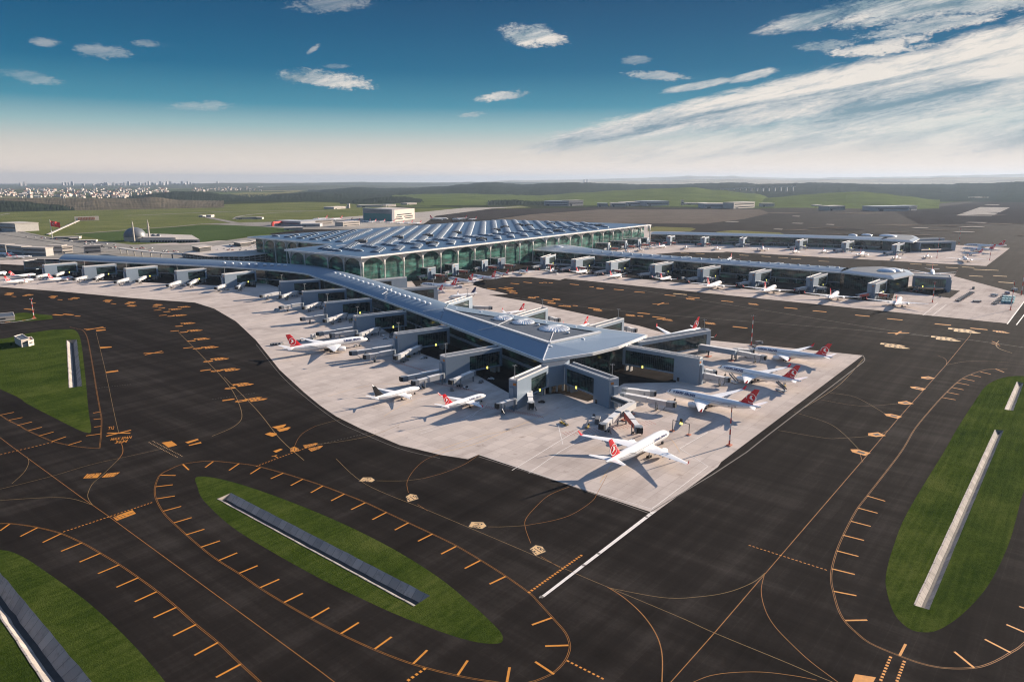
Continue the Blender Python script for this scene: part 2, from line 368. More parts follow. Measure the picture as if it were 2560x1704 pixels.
mat_ditch(); mat('ditch_mud', (.06, .053, .045), .8, var=.5, scale=.4); mat('ditch_floor_shade', (.02, .019, .018), .7, var=.4, scale=.3)  # the near-black one has the shade of the channel bottom put into its colour

# ------------------------------------------------------------------ drainage channels cut into the ground
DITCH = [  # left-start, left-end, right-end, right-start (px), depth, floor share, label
 ((543, 1246), (1035, 1514), (1075, 1488), (577, 1231), 2.2, .40, .62, 'ditch_floor_shade', 'dark concrete drainage channel along the middle of the long pointed lawn'),
 ((-120, 1357), (166, 1790), (302, 1790), (-95, 1315), 3.6, .36, .58, 'ditch_floor_shade', 'wide drainage channel cutting across the lawn in the bottom left corner'),
 ((167, 850), (173, 969), (205, 965), (192, 848), 3.0, .38, .62, 'ditch_floor_shade', 'short drainage channel with a sunlit left bank near the small white hut'),
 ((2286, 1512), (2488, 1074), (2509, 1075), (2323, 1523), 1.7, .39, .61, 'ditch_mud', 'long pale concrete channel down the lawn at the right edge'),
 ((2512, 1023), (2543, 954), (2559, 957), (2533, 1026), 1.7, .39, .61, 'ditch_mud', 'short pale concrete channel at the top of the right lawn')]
ditch_loops = []
for k, (a, b, c, d, dep, m_0, m_1, mm, lab) in enumerate(DITCH):
    A, B, C, D = SP([a, b, c, d]); n = 26; rows = []
    for i in range(n + 1):
        t = i / n; l = A.lerp(B, t); r = D.lerp(C, t); w = (r - l)
        j = lambda s: (mnoise.noise(Vector((t * 19, s, k * 7))) * 0.045 if 0 < i < n else 0)
        l = l + w * j(1); r = r + w * j(2); m0 = l + w * m_0; m1 = l + w * m_1
        rows.append((l, m0 - Vector((0, 0, dep)), m1 - Vector((0, 0, dep)), r))
    ditch_loops.append([q[0] for q in rows] + [q[3] for q in rows[::-1]])
    L = (B - A).length; mb = MB()
    for i in range(n):
        u0, u1 = L * i / n, L * (i + 1) / n; p, q = rows[i], rows[i + 1]
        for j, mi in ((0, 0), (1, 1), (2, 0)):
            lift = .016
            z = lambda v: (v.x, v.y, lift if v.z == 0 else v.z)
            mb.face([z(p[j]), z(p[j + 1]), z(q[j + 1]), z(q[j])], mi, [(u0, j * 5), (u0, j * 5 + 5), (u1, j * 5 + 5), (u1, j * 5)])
    for row in (rows[0], rows[-1]): mb.face([(v.x, v.y, .016 if v.z == 0 else v.z) for v in row], 0)
    for s in (0,):      # raised concrete lip
        for i in range(n): mb.beam(rows[i][s] + Vector((0, 0, .03)), rows[i + 1][s] + Vector((0, 0, .03)), .5, .22, 0)
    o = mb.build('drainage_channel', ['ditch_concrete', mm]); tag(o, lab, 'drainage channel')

# ------------------------------------------------------------------ ground sheet, airfield, lawns, aprons
AIR = [(-950, 320)] + [tuple(p[:2]) for p in SP([(-700, 735), (-200, 690), (60, 640), (700, 600), (640, 562), (905, 553), (1100, 536), (1280, 527), (1500, 517), (1900, 521), (2290, 513), (2420, 503), (2900, 497)])] + [(7000, -3500), (-950, -3500)]
GR = 42000
mb = MB(); mb.sheet([[(GR * math.cos(2 * math.pi * i / 48), GR * math.sin(2 * math.pi * i / 48)) for i in range(48)], AIR], 0.0); struct(mb.build('ground', 'farmland'))
mb = MB(); mb.sheet([AIR] + ditch_loops, 0.0); struct(mb.build('taxiway', 'asphalt'))
LAWN = [
 ([(491, 1192), (543, 1195), (645, 1224), (800, 1283), (953, 1355), (1086, 1435), (1182, 1512), (1239, 1565), (1256, 1588), (1254, 1604), (1231, 1608), (1182, 1602), (1105, 1579), (991, 1535), (895, 1491), (800, 1445), (679, 1378), (577, 1314), (509, 1250), (494, 1217)], [0]),
 ([(-350, 1330), (-100, 1352), (0, 1373), (27, 1378), (68, 1397), (136, 1443), (204, 1492), (272, 1550), (340, 1618), (414, 1704), (500, 1830), (40, 1830)], [1]),
 ([(0, 847), (54, 836), (122, 825), (163, 823), (187, 825), (201, 847), (212, 929), (221, 1024), (228, 1076), (214, 1080), (190, 1071), (136, 1044), (68, 1009), (0, 972), (-300, 850), (-150, 855)], [2]),
 ([(2359, 1130), (2271, 1275), (2233, 1367), (2215, 1436), (2218, 1481), (2237, 1535), (2271, 1569), (2305, 1579), (2347, 1573), (2405, 1535), (2462, 1474), (2500, 1409), (2527, 1344), (2542, 1290), (2562, 1222), (2620, 1080), (2650, 980), (2600, 945), (2560, 940), (2531, 940), (2496, 947), (2463, 966), (2436, 1004), (2395, 1067)], [3, 4])]
for poly, dl in LAWN:
    mb = MB(); mb.sheet([densify(SP(poly), 4, True)] + [ditch_loops[i] for i in dl], 0.012); struct(mb.build('grass_verge', 'grass'))
mb = MB(); mb.sheet([SP([(-60, 792), (60, 781), (130, 788), (132, 797), (100, 800), (60, 804), (-60, 800)])], .012); struct(mb.build('grass_verge', 'grass'))
# aprons
AP_FRONT = [(-500, 690), (0, 717), (640, 752)]
ap = SP([(-260, 702), (0, 717), (160, 729), (330, 745), (430, 752), (487, 756), (535, 771), (590, 803), (640, 850), (700, 925), (760, 980), (800, 1013), (840, 1040), (900, 1070), (1000, 1112), (1100, 1136), (1170, 1147), (1196, 1136), (1630, 1280), (1642, 1277), (1668, 1258), (1795, 1166), (1803, 1154), (2157, 888), (2000, 872),
         (1700, 843), (1600, 815), (1400, 772), (1330, 755), (1222, 737), (1270, 735), (1206, 720), (1182, 712), (1186, 706), (1207, 700), (1245, 694), (1280, 692), (1330, 693), (1400, 700), (1412, 696), (1920, 748), (2518, 808), (2570, 740), (2384, 690), (2390, 685), (1900, 660),
         (1700, 648), (1640, 635), (1700, 630), (1808, 631), (1815, 629), (1900, 634), (2466, 665), (2525, 620), (2420, 614), (1620, 575), (1620, 560), (900, 640), (600, 600), (-260, 625)])
mb = MB(); mb.sheet([ap], .012); struct(mb.build('apron', 'apron_concrete'))
def patch(name, m, px, z, close=True):
    mb = MB(); mb.sheet([SP(px)], z); o = mb.build(name, m); return struct(o)
# dark service road that runs under the gate buildings beside the front pier
patch('road', 'asphalt', [(600, 690), (690, 716), (860, 772), (962, 826), (1052, 883), (1102, 901), (1186, 934), (1270, 981), (1300, 1000), (1330, 985), (1372, 985), (1400, 983), (1470, 1003), (1505, 990), (1560, 958), (1690, 955), (1690, 930), (1640, 895), (1560, 880), (1250, 880), (1100, 800), (850, 700)], 0.085)
patch('road', 'asphalt', [(0, 690), (300, 703), (640, 718), (640, 690), (0, 660)], 0.093)
patch('road', 'asphalt', [(1290, 672), (1500, 688), (1800, 716), (2170, 752), (2230, 752), (2240, 720), (1800, 690), (1290, 655)], 0.101)
patch('road', 'asphalt', [(1040, 716), (1220, 690), (1340, 668), (1330, 655), (1020, 690)], 0.109)
patch('road', 'asphalt', [(2238, 725), (2375, 745), (2400, 727), (2290, 712)], 0.117)
# far airfield: brown fields, runways, pale patches
patch('field', 'brown_field', [(1240, 548), (1330, 536), (1500, 524), (1900, 524), (1925, 533), (1860, 548), (1760, 560), (1500, 558)], .5)
patch('runway', 'dark_runway', [(1050, 540), (1230, 522), (1470, 521), (1500, 523), (1290, 537), (1225, 549)], .3)
patch('field', 'dry_grass', [(1620, 570), (1640, 567), (1730, 570), (1740, 573), (1725, 579), (1620, 578)], .6)
patch('field', 'dry_grass', [(1790, 580), (1830, 576), (1950, 582), (1960, 586), (1800, 585)], .6)
patch('apron', 'old_concrete', [(2390, 539), (2450, 518), (2525, 519), (2478, 541)], .7)
patch('runway', 'dark_runway', [(2240, 530), (2390, 512), (2450, 505), (2700, 500), (2900, 520), (2600, 560), (2300, 560)], .4)
rr = random.Random(11)
for i in range(22):
    x = rr.uniform(1950, 2600); y = rr.uniform(528, 590); w = rr.uniform(20, 80); h = w * .04 + 1
    patch('field', rr.choice(['dark_runway', 'brown_field', 'brown_field']), [(x - w, y), (x - w * .3, y - h * .5), (x + w, y - h * .25), (x + w * .3, y + h * .5)], .8 + i * .05)
for x, y, w in [(1993, 560, 32), (2075, 563, 24), (1945, 575, 26), (1990, 542, 22), (2430, 569, 66), (2440, 558, 60), (2410, 582, 56), (2300, 572, 45), (1830, 556, 38), (2480, 513, 40)]:
    patch('pavement', 'old_concrete', [(x - w / 2, y), (x - w * .3, y - 1.2), (x + w / 2, y - .6), (x + w * .35, y + 1.0)], 2.2)

# ------------------------------------------------------------------ painted taxiway markings
def line_obj(name, m, parts):
    mb = MB()
    for fn in parts: fn(mb)
    return struct(mb.build(name, m))
Z1, Z2, Z3 = .040, .046, .052
def dbl(px, closed=False, w=.15, sep=.46):
    c = densify(SP(px), 8, closed)
    if closed: c.append(c[0])
    def f(mb): mb.ribbon(offset_poly(c, sep / 2), w, Z1); mb.ribbon(offset_poly(c, -sep / 2), w, Z1)
    return f
def one(px, w=.18, z=Z1, smooth=True):
    c = densify(SP(px), 8) if smooth else SP(px)
    return lambda mb: mb.ribbon(c, w, z)
LOOP1 = [(400, 1187), (389, 1211), (387, 1228), (390, 1246), (407, 1278), (434, 1307), (502, 1367), (547, 1401), (598, 1433), (650, 1469), (710, 1506), (778, 1545), (800, 1557), (852, 1584), (937, 1623), (1033, 1659), (1144, 1688), (1239, 1704), (1290, 1709), (1327, 1704), (1354, 1695), (1384, 1680), (1411, 1653), (1424, 1623), (1422, 1600), (1411, 1577), (1384, 1546), (1346, 1504), (1323, 1481), (1264, 1439), (1201, 1399), (1140, 1363), (1081, 1334), (1021, 1306), (966, 1280), (913, 1255), (861, 1234), (800, 1211), (757, 1197), (708, 1182), (640, 1164), (598, 1158), (535, 1152), (503, 1153), (456, 1160), (424, 1173)]
LOOP2 = [(-60, 1310), (0, 1308), (25, 1308), (60, 1312), (95, 1318), (150, 1332), (205, 1356), (251, 1382), (299, 1411), (346, 1443), (394, 1478), (442, 1517), (490, 1560), (545, 1605), (602, 1659), (651, 1704), (720, 1770)]
LOOP3 = [(-60, 1005), (0, 1037), (22, 1051), (46, 1062), (68, 1075), (99, 1089), (130, 1102), (171, 1112), (212, 1118), (249, 1120)]
LOOP3b = [(249, 1120), (252, 1092), (254, 1051), (251, 1029), (242, 978), (231, 910), (221, 855), (215, 836), (206, 825), (190, 821), (174, 817)]
LOOP4 = [(2518, 923), (2490, 922), (2463, 924), (2431, 934), (2404, 947), (2379, 968), (2355, 992), (2327, 1023), (2287, 1072), (2252, 1130), (2168, 1239), (2145, 1269), (2126, 1302), (2107, 1340), (2092, 1376), (2080, 1420), (2078, 1451), (2084, 1481), (2095, 1520), (2111, 1550), (2137, 1577), (2176, 1607), (2248, 1638), (2309, 1659), (2367, 1669), (2435, 1668), (2481, 1655), (2527, 1630), (2560, 1607), (2640, 1530)]
TICKS = [(401,1187,439,1188),(389,1216,432,1211),(392,1246,437,1239),(408,1277,453,1265),(435,1306,479,1293),(465,1336,511,1322),(502,1367,550,1351),(547,1400,593,1381),(598,1432,644,1413),(650,1468,698,1447),(710,1505,757,1482),(778,1544,823,1518),(852,1583,897,1555),(937,1621,979,1591),(1033,1658,1068,1624),(1144,1687,1169,1650),(1267,1706,1274,1667),(1385,1684,1338,1653),(1421,1612,1363,1614),(1380,1543,1330,1561),(1264,1440,1224,1459),(1201,1400,1162,1420),(1140,1365,1103,1384),(1081,1334,1045,1352),(1021,1306,987,1324),(966,1280,931,1298),(913,1256,878,1273),(861,1234,828,1251),(807,1214,777,1231),(757,1197,727,1213),(708,1182,677,1196),(651,1168,626,1184),(598,1158,573,1175),(533,1153,513,1168),(457,1160,472,1174),
 (24,1309,0,1326),(94,1318,51,1340),(153,1333,107,1355),(205,1356,153,1377),(251,1382,199,1404),(298,1411,245,1433),(346,1443,291,1467),(392,1478,337,1503),(441,1517,384,1543),(490,1560,433,1588),(545,1605,486,1637),(602,1659,540,1692),
 (0,1037,35,1030),(22,1050,56,1043),(43,1063,80,1054),(71,1076,105,1067),(98,1089,134,1079),(130,1103,165,1091),(171,1112,204,1102),(251,1029,233,1032),(253,1046,234,1048),(253,1065,235,1067),(251,1084,215,1089),
 (2168,1239,2213,1252),(2145,1269,2194,1282),(2127,1302,2177,1315),(2108,1337,2160,1350),(2092,1376,2146,1390),(2080,1421,2137,1435),(2084,1477,2141,1488),(2113,1550,2168,1549),(2249,1638,2264,1609),(2435,1668,2386,1628),(2526,1630,2462,1597),(2565,1581,2516,1560),(2600,1532,2548,1515),
 (2354,993,2389,999),(2367,980,2398,986),(2379,968,2409,974),(2391,956,2423,962),(2406,946,2436,952),(2427,937,2452,942),(2451,929,2477,935),(2489,922,2510,930),(2480,853,2497,860),(2478,858,2500,864)]
line_obj('edge_marking', 'paint_line', [dbl(LOOP1, True), dbl(LOOP2), dbl(LOOP3), dbl(LOOP3b), dbl(LOOP4)])
line_obj('shoulder_marking', 'paint_orange', [(lambda mb, t=t: mb.ribbon([S(t[0], t[1]), S(t[2], t[3])], 0.72, Z2)) for t in TICKS])
line_obj('centreline_marking', 'paint_line', [one([(-60, 1047), (0, 1093), (41, 1124), (118, 1180), (200, 1240)], .24), one([(200, 1240), (272, 1290), (800, 1676), (860, 1722)], .24, smooth=False),
 one([(2425, 839), (2365, 912), (2246, 1045), (2174, 1130), (1950, 1390), (1786, 1581), (1677, 1704), (1640, 1745)], .24, smooth=False),
 one([(1109, 1132), (1067, 1147), (1037, 1172), (1018, 1203), (1021, 1231)]), one([(1044, 1260), (1069, 1276)]), one([(1424, 1216), (1373, 1237), (1335, 1271), (1314, 1298), (1314, 1321), (1327, 1357)]),
 one([(1518, 1187), (1495, 1229), (1480, 1252), (1434, 1283), (1384, 1300), (1312, 1313)]), one([(1197, 1136), (1163, 1159), (1113, 1180), (1060, 1195)]), one([(1352, 1390), (1400, 1418)]),
 one([(736, 1116), (746, 1095), (762, 1079), (790, 1064)]), one([(1518, 1466), (1560, 1493), (1606, 1535), (1640, 1584), (1655, 1634), (1655, 1704)], .32), one([(1912, 1432), (1903, 1474), (1912, 1520), (1935, 1562), (1977, 1607), (2027, 1653), (2095, 1704)]),
 one([(1733, 1704), (1775, 1688), (1832, 1680), (1908, 1679), (1985, 1688), (2042, 1699)]), one([(303, 1106), (307, 1120), (306, 1133), (296, 1148)], .3), one([(2149, 1129), (2155, 1150), (2158, 1155)]), one([(2190, 1086), (2205, 1083), (2224, 1073)]), one([(2365, 912), (2367, 903), (2360, 895), (2344, 888)])])
line_obj('lead_in_marking', 'paint_faint', [one([(790, 1064), (830, 1053), (870, 1045)]), one([(1060, 1195), (1010, 1201), (941, 1201)]), one([(1312, 1313), (1258, 1316), (1220, 1316)]), one([(840, 1146), (915, 1210), (1075, 1277), (1220, 1338), (1342, 1390), (1442, 1434), (1518, 1466)]),
 one([(1518, 1466), (1700, 1542), (1786, 1581), (1966, 1655), (2042, 1688), (2110, 1715)]), one([(1912, 1432), (1882, 1455), (1824, 1478), (1755, 1490), (1660, 1493), (1520, 1468)]), one([(296, 1148), (258, 1185), (232, 1208), (220, 1233), (222, 1248), (232, 1262)]),
 one([(232, 1262), (180, 1246), (120, 1243), (0, 1250)]), one([(68, 1142), (72, 1156), (60, 1180), (30, 1208)]), one([(0, 1222), (128, 1190), (230, 1160), (330, 1138), (420, 1118)]), one([(560, 942), (640, 1022), (700, 1096), (760, 1150)], .28), one([(240, 830), (262, 920), (285, 1030), (297, 1082)]), one([(446, 830), (520, 905), (575, 967), (604, 1030), (590, 1062), (530, 1090)], .28),
 one([(1985, 1030), (2080, 1062), (2150, 1125)]), one([(1945, 1075), (2060, 1094), (2100, 1095), (2175, 1090)]), one([(2075, 982), (2140, 993), (2215, 1035)]), one([(2050, 998), (2150, 1014), (2250, 1008)]), one([(2365, 912), (2420, 903), (2500, 904), (2560, 910)]), one([(2425, 839), (2426, 832), (2420, 825)]), one([(2160, 895), (2100, 960), (2012, 1018)], .25),
 one([(780, 1112), (870, 1100), (940, 1085), (1000, 1060)], .25), one([(2497, 852), (2490, 862), (2500, 872), (2530, 882)], .5)])
line_obj('edge_marking', 'paint_grey', [one([(1280, 743), (1443, 765), (1606, 783), (1920, 807), (2151, 825), (2327, 841)], .6, smooth=False), one([(1410, 697), (1552, 717), (1687, 740), (1920, 777), (2151, 814), (2327, 841), (2430, 850), (2560, 868)], .6, smooth=False), one([(1197, 1141), (1411, 1208), (1630, 1285)], .45, smooth=False),
 one([(1627, 1278), (1706, 1231), (1782, 1185), (1866, 1130), (1920, 1087), (2159, 904)], .6, smooth=False), one([(2159, 904), (2162, 897), (2157, 888)], .5), one([(640, 860), (700, 935), (760, 990), (840, 1050), (900, 1080), (1000, 1121), (1100, 1145)], .3)])
line_obj('edge_marking', 'paint_white', [one([(2518, 810), (2570, 741)], 1.0, smooth=False), one([(2541, 812), (2600, 735)], 1.0, smooth=False), one([(1630, 1270), (1642, 1262), (1770, 1165), (1700, 1120), (1770, 1080)], .35, smooth=False), one([(1280, 1175), (1418, 1090), (1500, 1042)], .4, smooth=False),
 one([(1322, 1182), (1400, 1128), (1440, 1106), (1480, 1085)], .35, smooth=False), one([(1395, 1060), (1407, 1110)], .35, smooth=False), one([(1192, 1003), (1218, 1008), (1180, 1040), (1040, 1078)], .3, smooth=False), one([(1215, 1015), (1150, 1052), (1050, 1084)], .3, smooth=False), one([(2307, 788), (2345, 757), (2380, 762)], .6, smooth=False), one([(2330, 789), (2366, 761)], .6, smooth=False),
 one([(690, 925), (770, 962), (900, 1000)], .0001), one([(1200, 1136), (1400, 1203), (1635, 1273)], .25, smooth=False), one([(1620, 955), (1640, 940), (1645, 928)], .4), one([(1645, 948), (1665, 935)], .4)])
# broad white painted line that carries the pier-end edge across the taxiway, with small dark pits
line_obj('road_marking', 'paint_white', [lambda mb: mb.sheet([SP([(1627, 1279), (1642, 1277), (1360, 1492), (1347, 1494)])], Z1)])
line_obj('road_marking', 'paint_grey', [lambda mb, p=p: mb.box((S(*p).x, S(*p).y, Z2), (1.2, 1.4, .01)) for p in [(1616, 1291), (1496, 1383), (1459, 1412), (1354, 1491)]])
def dash(a, b, n, w=.55, duty=.55):
    A, B = S(*a), S(*b); L = (B - A).length / n
    return lambda mb: mb.dashes(A, B, L * duty, L * (1 - duty), w, Z2)
line_obj('holding_marking', 'paint_orange', [dash((1872, 1362), (2072, 1426), 20, .4), dash((1321, 1481), (1457, 1385), 22, .9), dash((1417, 1650), (1514, 1699), 9, .6), dash((1064, 1669), (1014, 1704), 5, .9), dash((2227, 1640), (2200, 1704), 9, .8), dash((2261, 1651), (2241, 1706), 8, .8),
 dash((158, 1329), (384, 1254), 26, .55), dash((0, 1136), (136, 1104), 14, .55), dash((640, 1165), (768, 1118), 18, .5)])
line_obj('holding_marking', 'paint_pale', [dash((372, 1105), (446, 1144), 20, .35, .4), dash((382, 1102), (458, 1141), 20, .35, .4)])
line_obj('holding_marking', 'paint_grey', [dash((768, 1118), (944, 1076), 22, .3), dash((530, 998), (640, 982), 16, .3), dash((240, 970), (330, 960), 14, .3)])

# painted location signs
signs_o, signs_p, glyphs = MB(), MB(), MB()
def ptext(txt, c, right, size, m=None, z=Z3, bold=.04, fit=True):
    """letters painted on the ground at px c, reading along the ground direction `right`"""
    me = text_mesh(txt, size, bold); vs, fs = verts_faces(me); r = Vector((right[0], right[1], 0)).normalized(); u = Vector((-r.y, r.x, 0)); C = S(*c)
    if fit and len(txt) > 1:      # fit the word to its surveyed width
        k = Vector((right[0], right[1], 0)).length * .92 / (max(v.x for v in vs) - min(v.x for v in vs)); vs = [Vector((v.x * k, v.y, 0)) for v in vs]
    (m or glyphs).mesh([C + r * v.x + u * v.y + Vector((0, 0, z)) for v in vs], fs)
def gdir(a, b): return S(*b) - S(*a)
def sign(px, mb=None): (mb or signs_o).sheet([SP(px)], Z2); 
def rim(px): 
    c = SP(px); k = sum(c, Vector()) / len(c); glyphs.sheet([[k + (p - k) * 1.12 for p in c]], Z2 - .003)
for px in ([(1026, 1234), (1041, 1237), (1046, 1246), (1020, 1254), (1015, 1241)], [(1339, 1362), (1356, 1366), (1364, 1378), (1339, 1388), (1325, 1372)], [(1179, 1304), (1208, 1305), (1216, 1314), (1205, 1321), (1172, 1316)],
           [(908, 1193), (928, 1193), (937, 1199), (930, 1204), (898, 1202)]): sign(px, signs_p); rim(px)
for px in ([(726, 1120), (735, 1116), (747, 1120), (748, 1127), (726, 1129)], [(757, 1113), (789, 1107), (795, 1108), (788, 1113), (764, 1120)], [(770, 1121), (800, 1114), (808, 1114), (799, 1121), (778, 1128)],
           [(662, 1085), (675, 1080), (692, 1083), (691, 1087), (681, 1091)], [(680, 1067), (713, 1060), (716, 1061), (709, 1067), (693, 1072)], [(692, 1073), (721, 1067), (727, 1068), (719, 1074), (699, 1079)], [(683, 1127), (701, 1121), (707, 1123), (690, 1131)],
           [(208, 1195), (218, 1184), (254, 1182), (243, 1194)], [(254, 1193), (268, 1182), (300, 1180), (284, 1191)], [(282, 1292), (292, 1301), (340, 1283), (331, 1274)], [(404, 1106), (429, 1102), (443, 1112), (421, 1118)], [(463, 1105), (494, 1096), (497, 1099), (470, 1108)], [(472, 1112), (502, 1104), (504, 1107), (472, 1114)],
           [(250, 867), (278, 866), (280, 868), (251, 871)], [(265, 929), (295, 925), (296, 928), (266, 932)], [(240, 825), (263, 823), (265, 825), (241, 828)], [(2138, 1684), (2190, 1692), (2180, 1710), (2128, 1710)]): sign(px)
g13 = gdir((726, 1129), (748, 1127)); ptext('F19', (1031, 1244.5), gdir((1020, 1254), (1046, 1246)), 5.6); ptext('F18', (1345, 1375.5), gdir((1339, 1388), (1364, 1378)), 5.8); ptext('F13', (736.8, 1123.3), g13, 6.0)
ptext('F18', (1192, 1312.5), gdir((1179, 1304), (1172, 1316)), 5.0); ptext('F19', (915, 1198.3), gdir((908, 1193), (899, 1202)), 5.0)
ptext('F13L', (773, 1113.3), gdir((788, 1113), (764, 1120)), 5.0); ptext('F13R', (788, 1121), gdir((778, 1128), (799, 1121)), 5.0)
ptext('T12\u2191', (231, 1188.5), gdir((208, 1195), (243, 1194)), 6.5); ptext('T11\u2192', (278, 1186.5), gdir((254, 1193), (284, 1191)), 6.5); ptext('T11 \u2014', (311, 1288), gdir((292, 1301), (340, 1283)), 5.5)
word = MB(); ptext('T12', (278, 1070), gdir((270, 1070), (286, 1068)), 8, word, bold=.04); ptext('MAX SPAN', (303, 1095.5), gdir((275, 1098), (331, 1092)), 6.2, word, bold=.04); ptext('36M', (303, 1104), gdir((287, 1105.6), (319, 1102.4)), 6.2, word, bold=.04); ptext('T', (690, 1141), gdir((683, 1143), (697, 1139)), 5, word)
def cross(px, k=1.0):
    c = S(*px); a = gdir((px[0] - 10, px[1] + 1), (px[0] + 10, px[1] - 1.5)).normalized()
    for s in (.42, -.42):
        d = Matrix.Rotation(s, 3, 'Z') @ a * 7.5 * k
        signs_o.ribbon([c - d, c + d], 1.5 * k, Z2 + (.002 if s > 0 else 0))
for p, k in [((297, 1082), .85), ((384, 882), 1.0), ((237, 821), 1.2), ((1652, 759), 1.3), ((2246, 832), 1.3)]: cross(p, k)
def gsign(px, kind, k=1.0, mb=None, right=(1, 0)):
    """small painted direction sign: flat shapes of true size, lying along the taxiway"""
    c = S(*px); r = Vector((right[0], right[1], 0)).normalized(); u = Vector((-r.y, r.x, 0)); M = mb or signs_o
    def sh(pts, o=(0, 0), m=M, z=Z2): m.sheet([[c + r * (x + o[0]) * k + u * (y + o[1]) * k for x, y in pts]], z)
    arrow = [(-6, -2.4), (4, -2.4), (7.5, 0), (4, 2.4), (-6, 2.4)]
    if kind == 'd':
        for oy, ox in ((2.7, -1), (-2.7, 2)):
            sh(arrow, (ox, oy))
            for j in range(3): sh([(-4 + j * 2.8, -1.2), (-2.3 + j * 2.8, -1.2), (-3 + j * 2.8, 1.2), (-4 + j * 2.8, 1.3)], (ox, oy), glyphs, Z3)
    elif kind == 'p':
        sh([(-4.5, 0), (-2, -2.6), (4, -2.6), (4.5, 0), (2, 2.6), (-3, 2.4)]); sh([(-2, -1), (1.5, -1), (1, 1), (-2.5, 1)], (0, 0), glyphs, Z3)
    elif kind == 'b': sh([(-4.5, -1.3), (4.5, -1.3), (4.5, 1.3), (-4.5, 1.3)])
    elif kind == 'h': sh([(-8, -2.2), (8, -2.2), (9, 0), (8, 2.2), (-8, 2.2), (-9, 0)])
    elif kind == 'n': sh([(-5, -3.6), (3, -3.6), (6, 0), (3, 3.6), (-5, 3.6)]); sh([(-3, -1.5), (1.5, -1.5), (1.5, 1.5), (-3, 1.5)], (0, 0), glyphs, Z3)
rl = gdir((757, 1113), (789, 1107))
for px, k in [((437,827),'b'),((459,830),'p'),((485,826),'d'),((478,852),'p'),((503,847),'d'),((470,869),'b'),((493,871),'p'),((522,868),'d'),((520,903),'p'),((547,897),'d'),((514,925),'b'),((539,927),'p'),((573,924),'d'),((575,970),'p'),((605,961),'d'),((571,999),'b'),((602,1002),'p'),((637,998),'d'),
              ((447,815),'p'),((468,808),'d'),((407,788),'b'),((427,790),'p'),((448,788),'d'),((417,779),'p'),((436,773),'d'),((394,775),'b'),((404,770),'p'),((459,767),'d')]: gsign(px, k, .8, None, rl)
for px, k in [((388,766),'p'),((394,762),'d'),((327,756),'d'),((329,764),'d'),((318,759),'p'),((269,751),'d'),((269,755),'p'),((284,759),'b'),((187,745),'d'),((176,748),'p'),((133,741),'d'),((132,745),'p'),((150,749),'b'),((72,737),'d'),((62,739),'p'),((23,733),'d'),((22,736),'d'),((35,741),'b'),((83,757),'b'),((73,773),'h'),((145,787),'h'),((171,786),'h'),((194,790),'b')]: gsign(px, k, .8, None, (.35, -1))
for px in [(2318,944),(2294,970),(2262,1006.7),(2232,1039),(2189.5,1086),(2149.6,1129.5)]: gsign(px, 'n', .82, None, (-.75, .55) if px[0] in (2318, 2262, 2189.5) else (.2, 1))
for px, k in [((1977,770),'h'),((2049,778),'h'),((2156,789),'h'),((2237,798),'h'),((2357,811),'h'),((2447,822),'h'),((2500,829),'d'),((1287,709),'h'),((1319,706),'h'),((1353,707),'p'),((1363,706),'p'),((1377,707),'p'),((1436,711),'h'),((1479,717),'p'),((1499,721),'d'),((1547,724),'h'),((1599,730),'h'),((1675,738),'h'),((1725,747),'d'),((1735,744),'h'),((1818,753),'h'),((1882,760),'d'),((1284,732),'d'),((1329,744),'d'),((1342,742),'p'),
              ((1371,751),'h'),((1390,748),'d'),((1378,757),'d'),((1416,765),'d'),((1410,765),'h'),((1438,764),'p'),((1485,771),'h'),((1493,775),'d'),((1575,788),'d'),((1601,790),'p'),((1609,783),'h'),((1647,793),'h'),((1667,799),'d'),((1658,798),'h'),((1774,808),'d'),((1850,818),'h'),((1229,722),'h'),((1258,721),'h'),((1272,719),'h'),((1271,723),'h'),((1278,727),'h'),((1281,731),'d')]: gsign(px, k, .8, None, (0.1, -1))
for px, k in [((2405,826),1.6),((2359,846),1.4),((2232,864),1.4)]: gsign(px, 'd', k, signs_p, (0.1, -1))
for px in [(1700,735),(2060,643),(2145,645),(2230,650),(2290,660),(2330,662),(2380,669),(2420,668),(2450,674),(2480,675),(2500,690),(2440,690),(2515,706),(1860,638),(1915,641),(1958,644),(1990,647),(2017,640),(2060,653),(1712,633),(1750,634)]: gsign(px, 'h', 1.0, signs_p, (0.1, -1))
struct(signs_o.build('sign_marking', 'paint_orange')); struct(signs_p.build('sign_marking', 'paint_pale')); struct(glyphs.build('sign_lettering', 'paint_black')); struct(word.build('runway_lettering', 'paint_orange'))
# apron stand guidance: faint yellow lines and pink hatch under the bridges
line_obj('stand_marking', 'paint_pale', [one([(960, 1040), (1010, 1010), (1080, 985), (1190, 970)], .25), one([(820, 990), (930, 962), (1040, 960)], .25), one([(1700, 1130), (1680, 1100), (1655, 1090)], .25), one([(1100, 1132), (1200, 1105), (1300, 1062), (1370, 1035)], .3), one([(1080, 1130), (1200, 1090), (1280, 1075)], .3), one([(660, 870), (760, 880), (900, 860)], .25), one([(1500, 1205), (1530, 1160), (1560, 1130)], .3)])
hm = MB()
for (x0, y0, x1, y1) in [(985, 905, 1100, 940), (1090, 960, 1210, 985), (1215, 1020, 1360, 1045), (1420, 1090, 1640, 1060)]:
    for i in range(26):
        t = i / 25; p = S(x0 + (x1 - x0) * t, y0 + (y1 - y0) * t); hm.ribbon([p, p + Vector((3.2, 6.5, 0))], .35, .034)
struct(hm.build('hatch_marking', 'paint_red'))
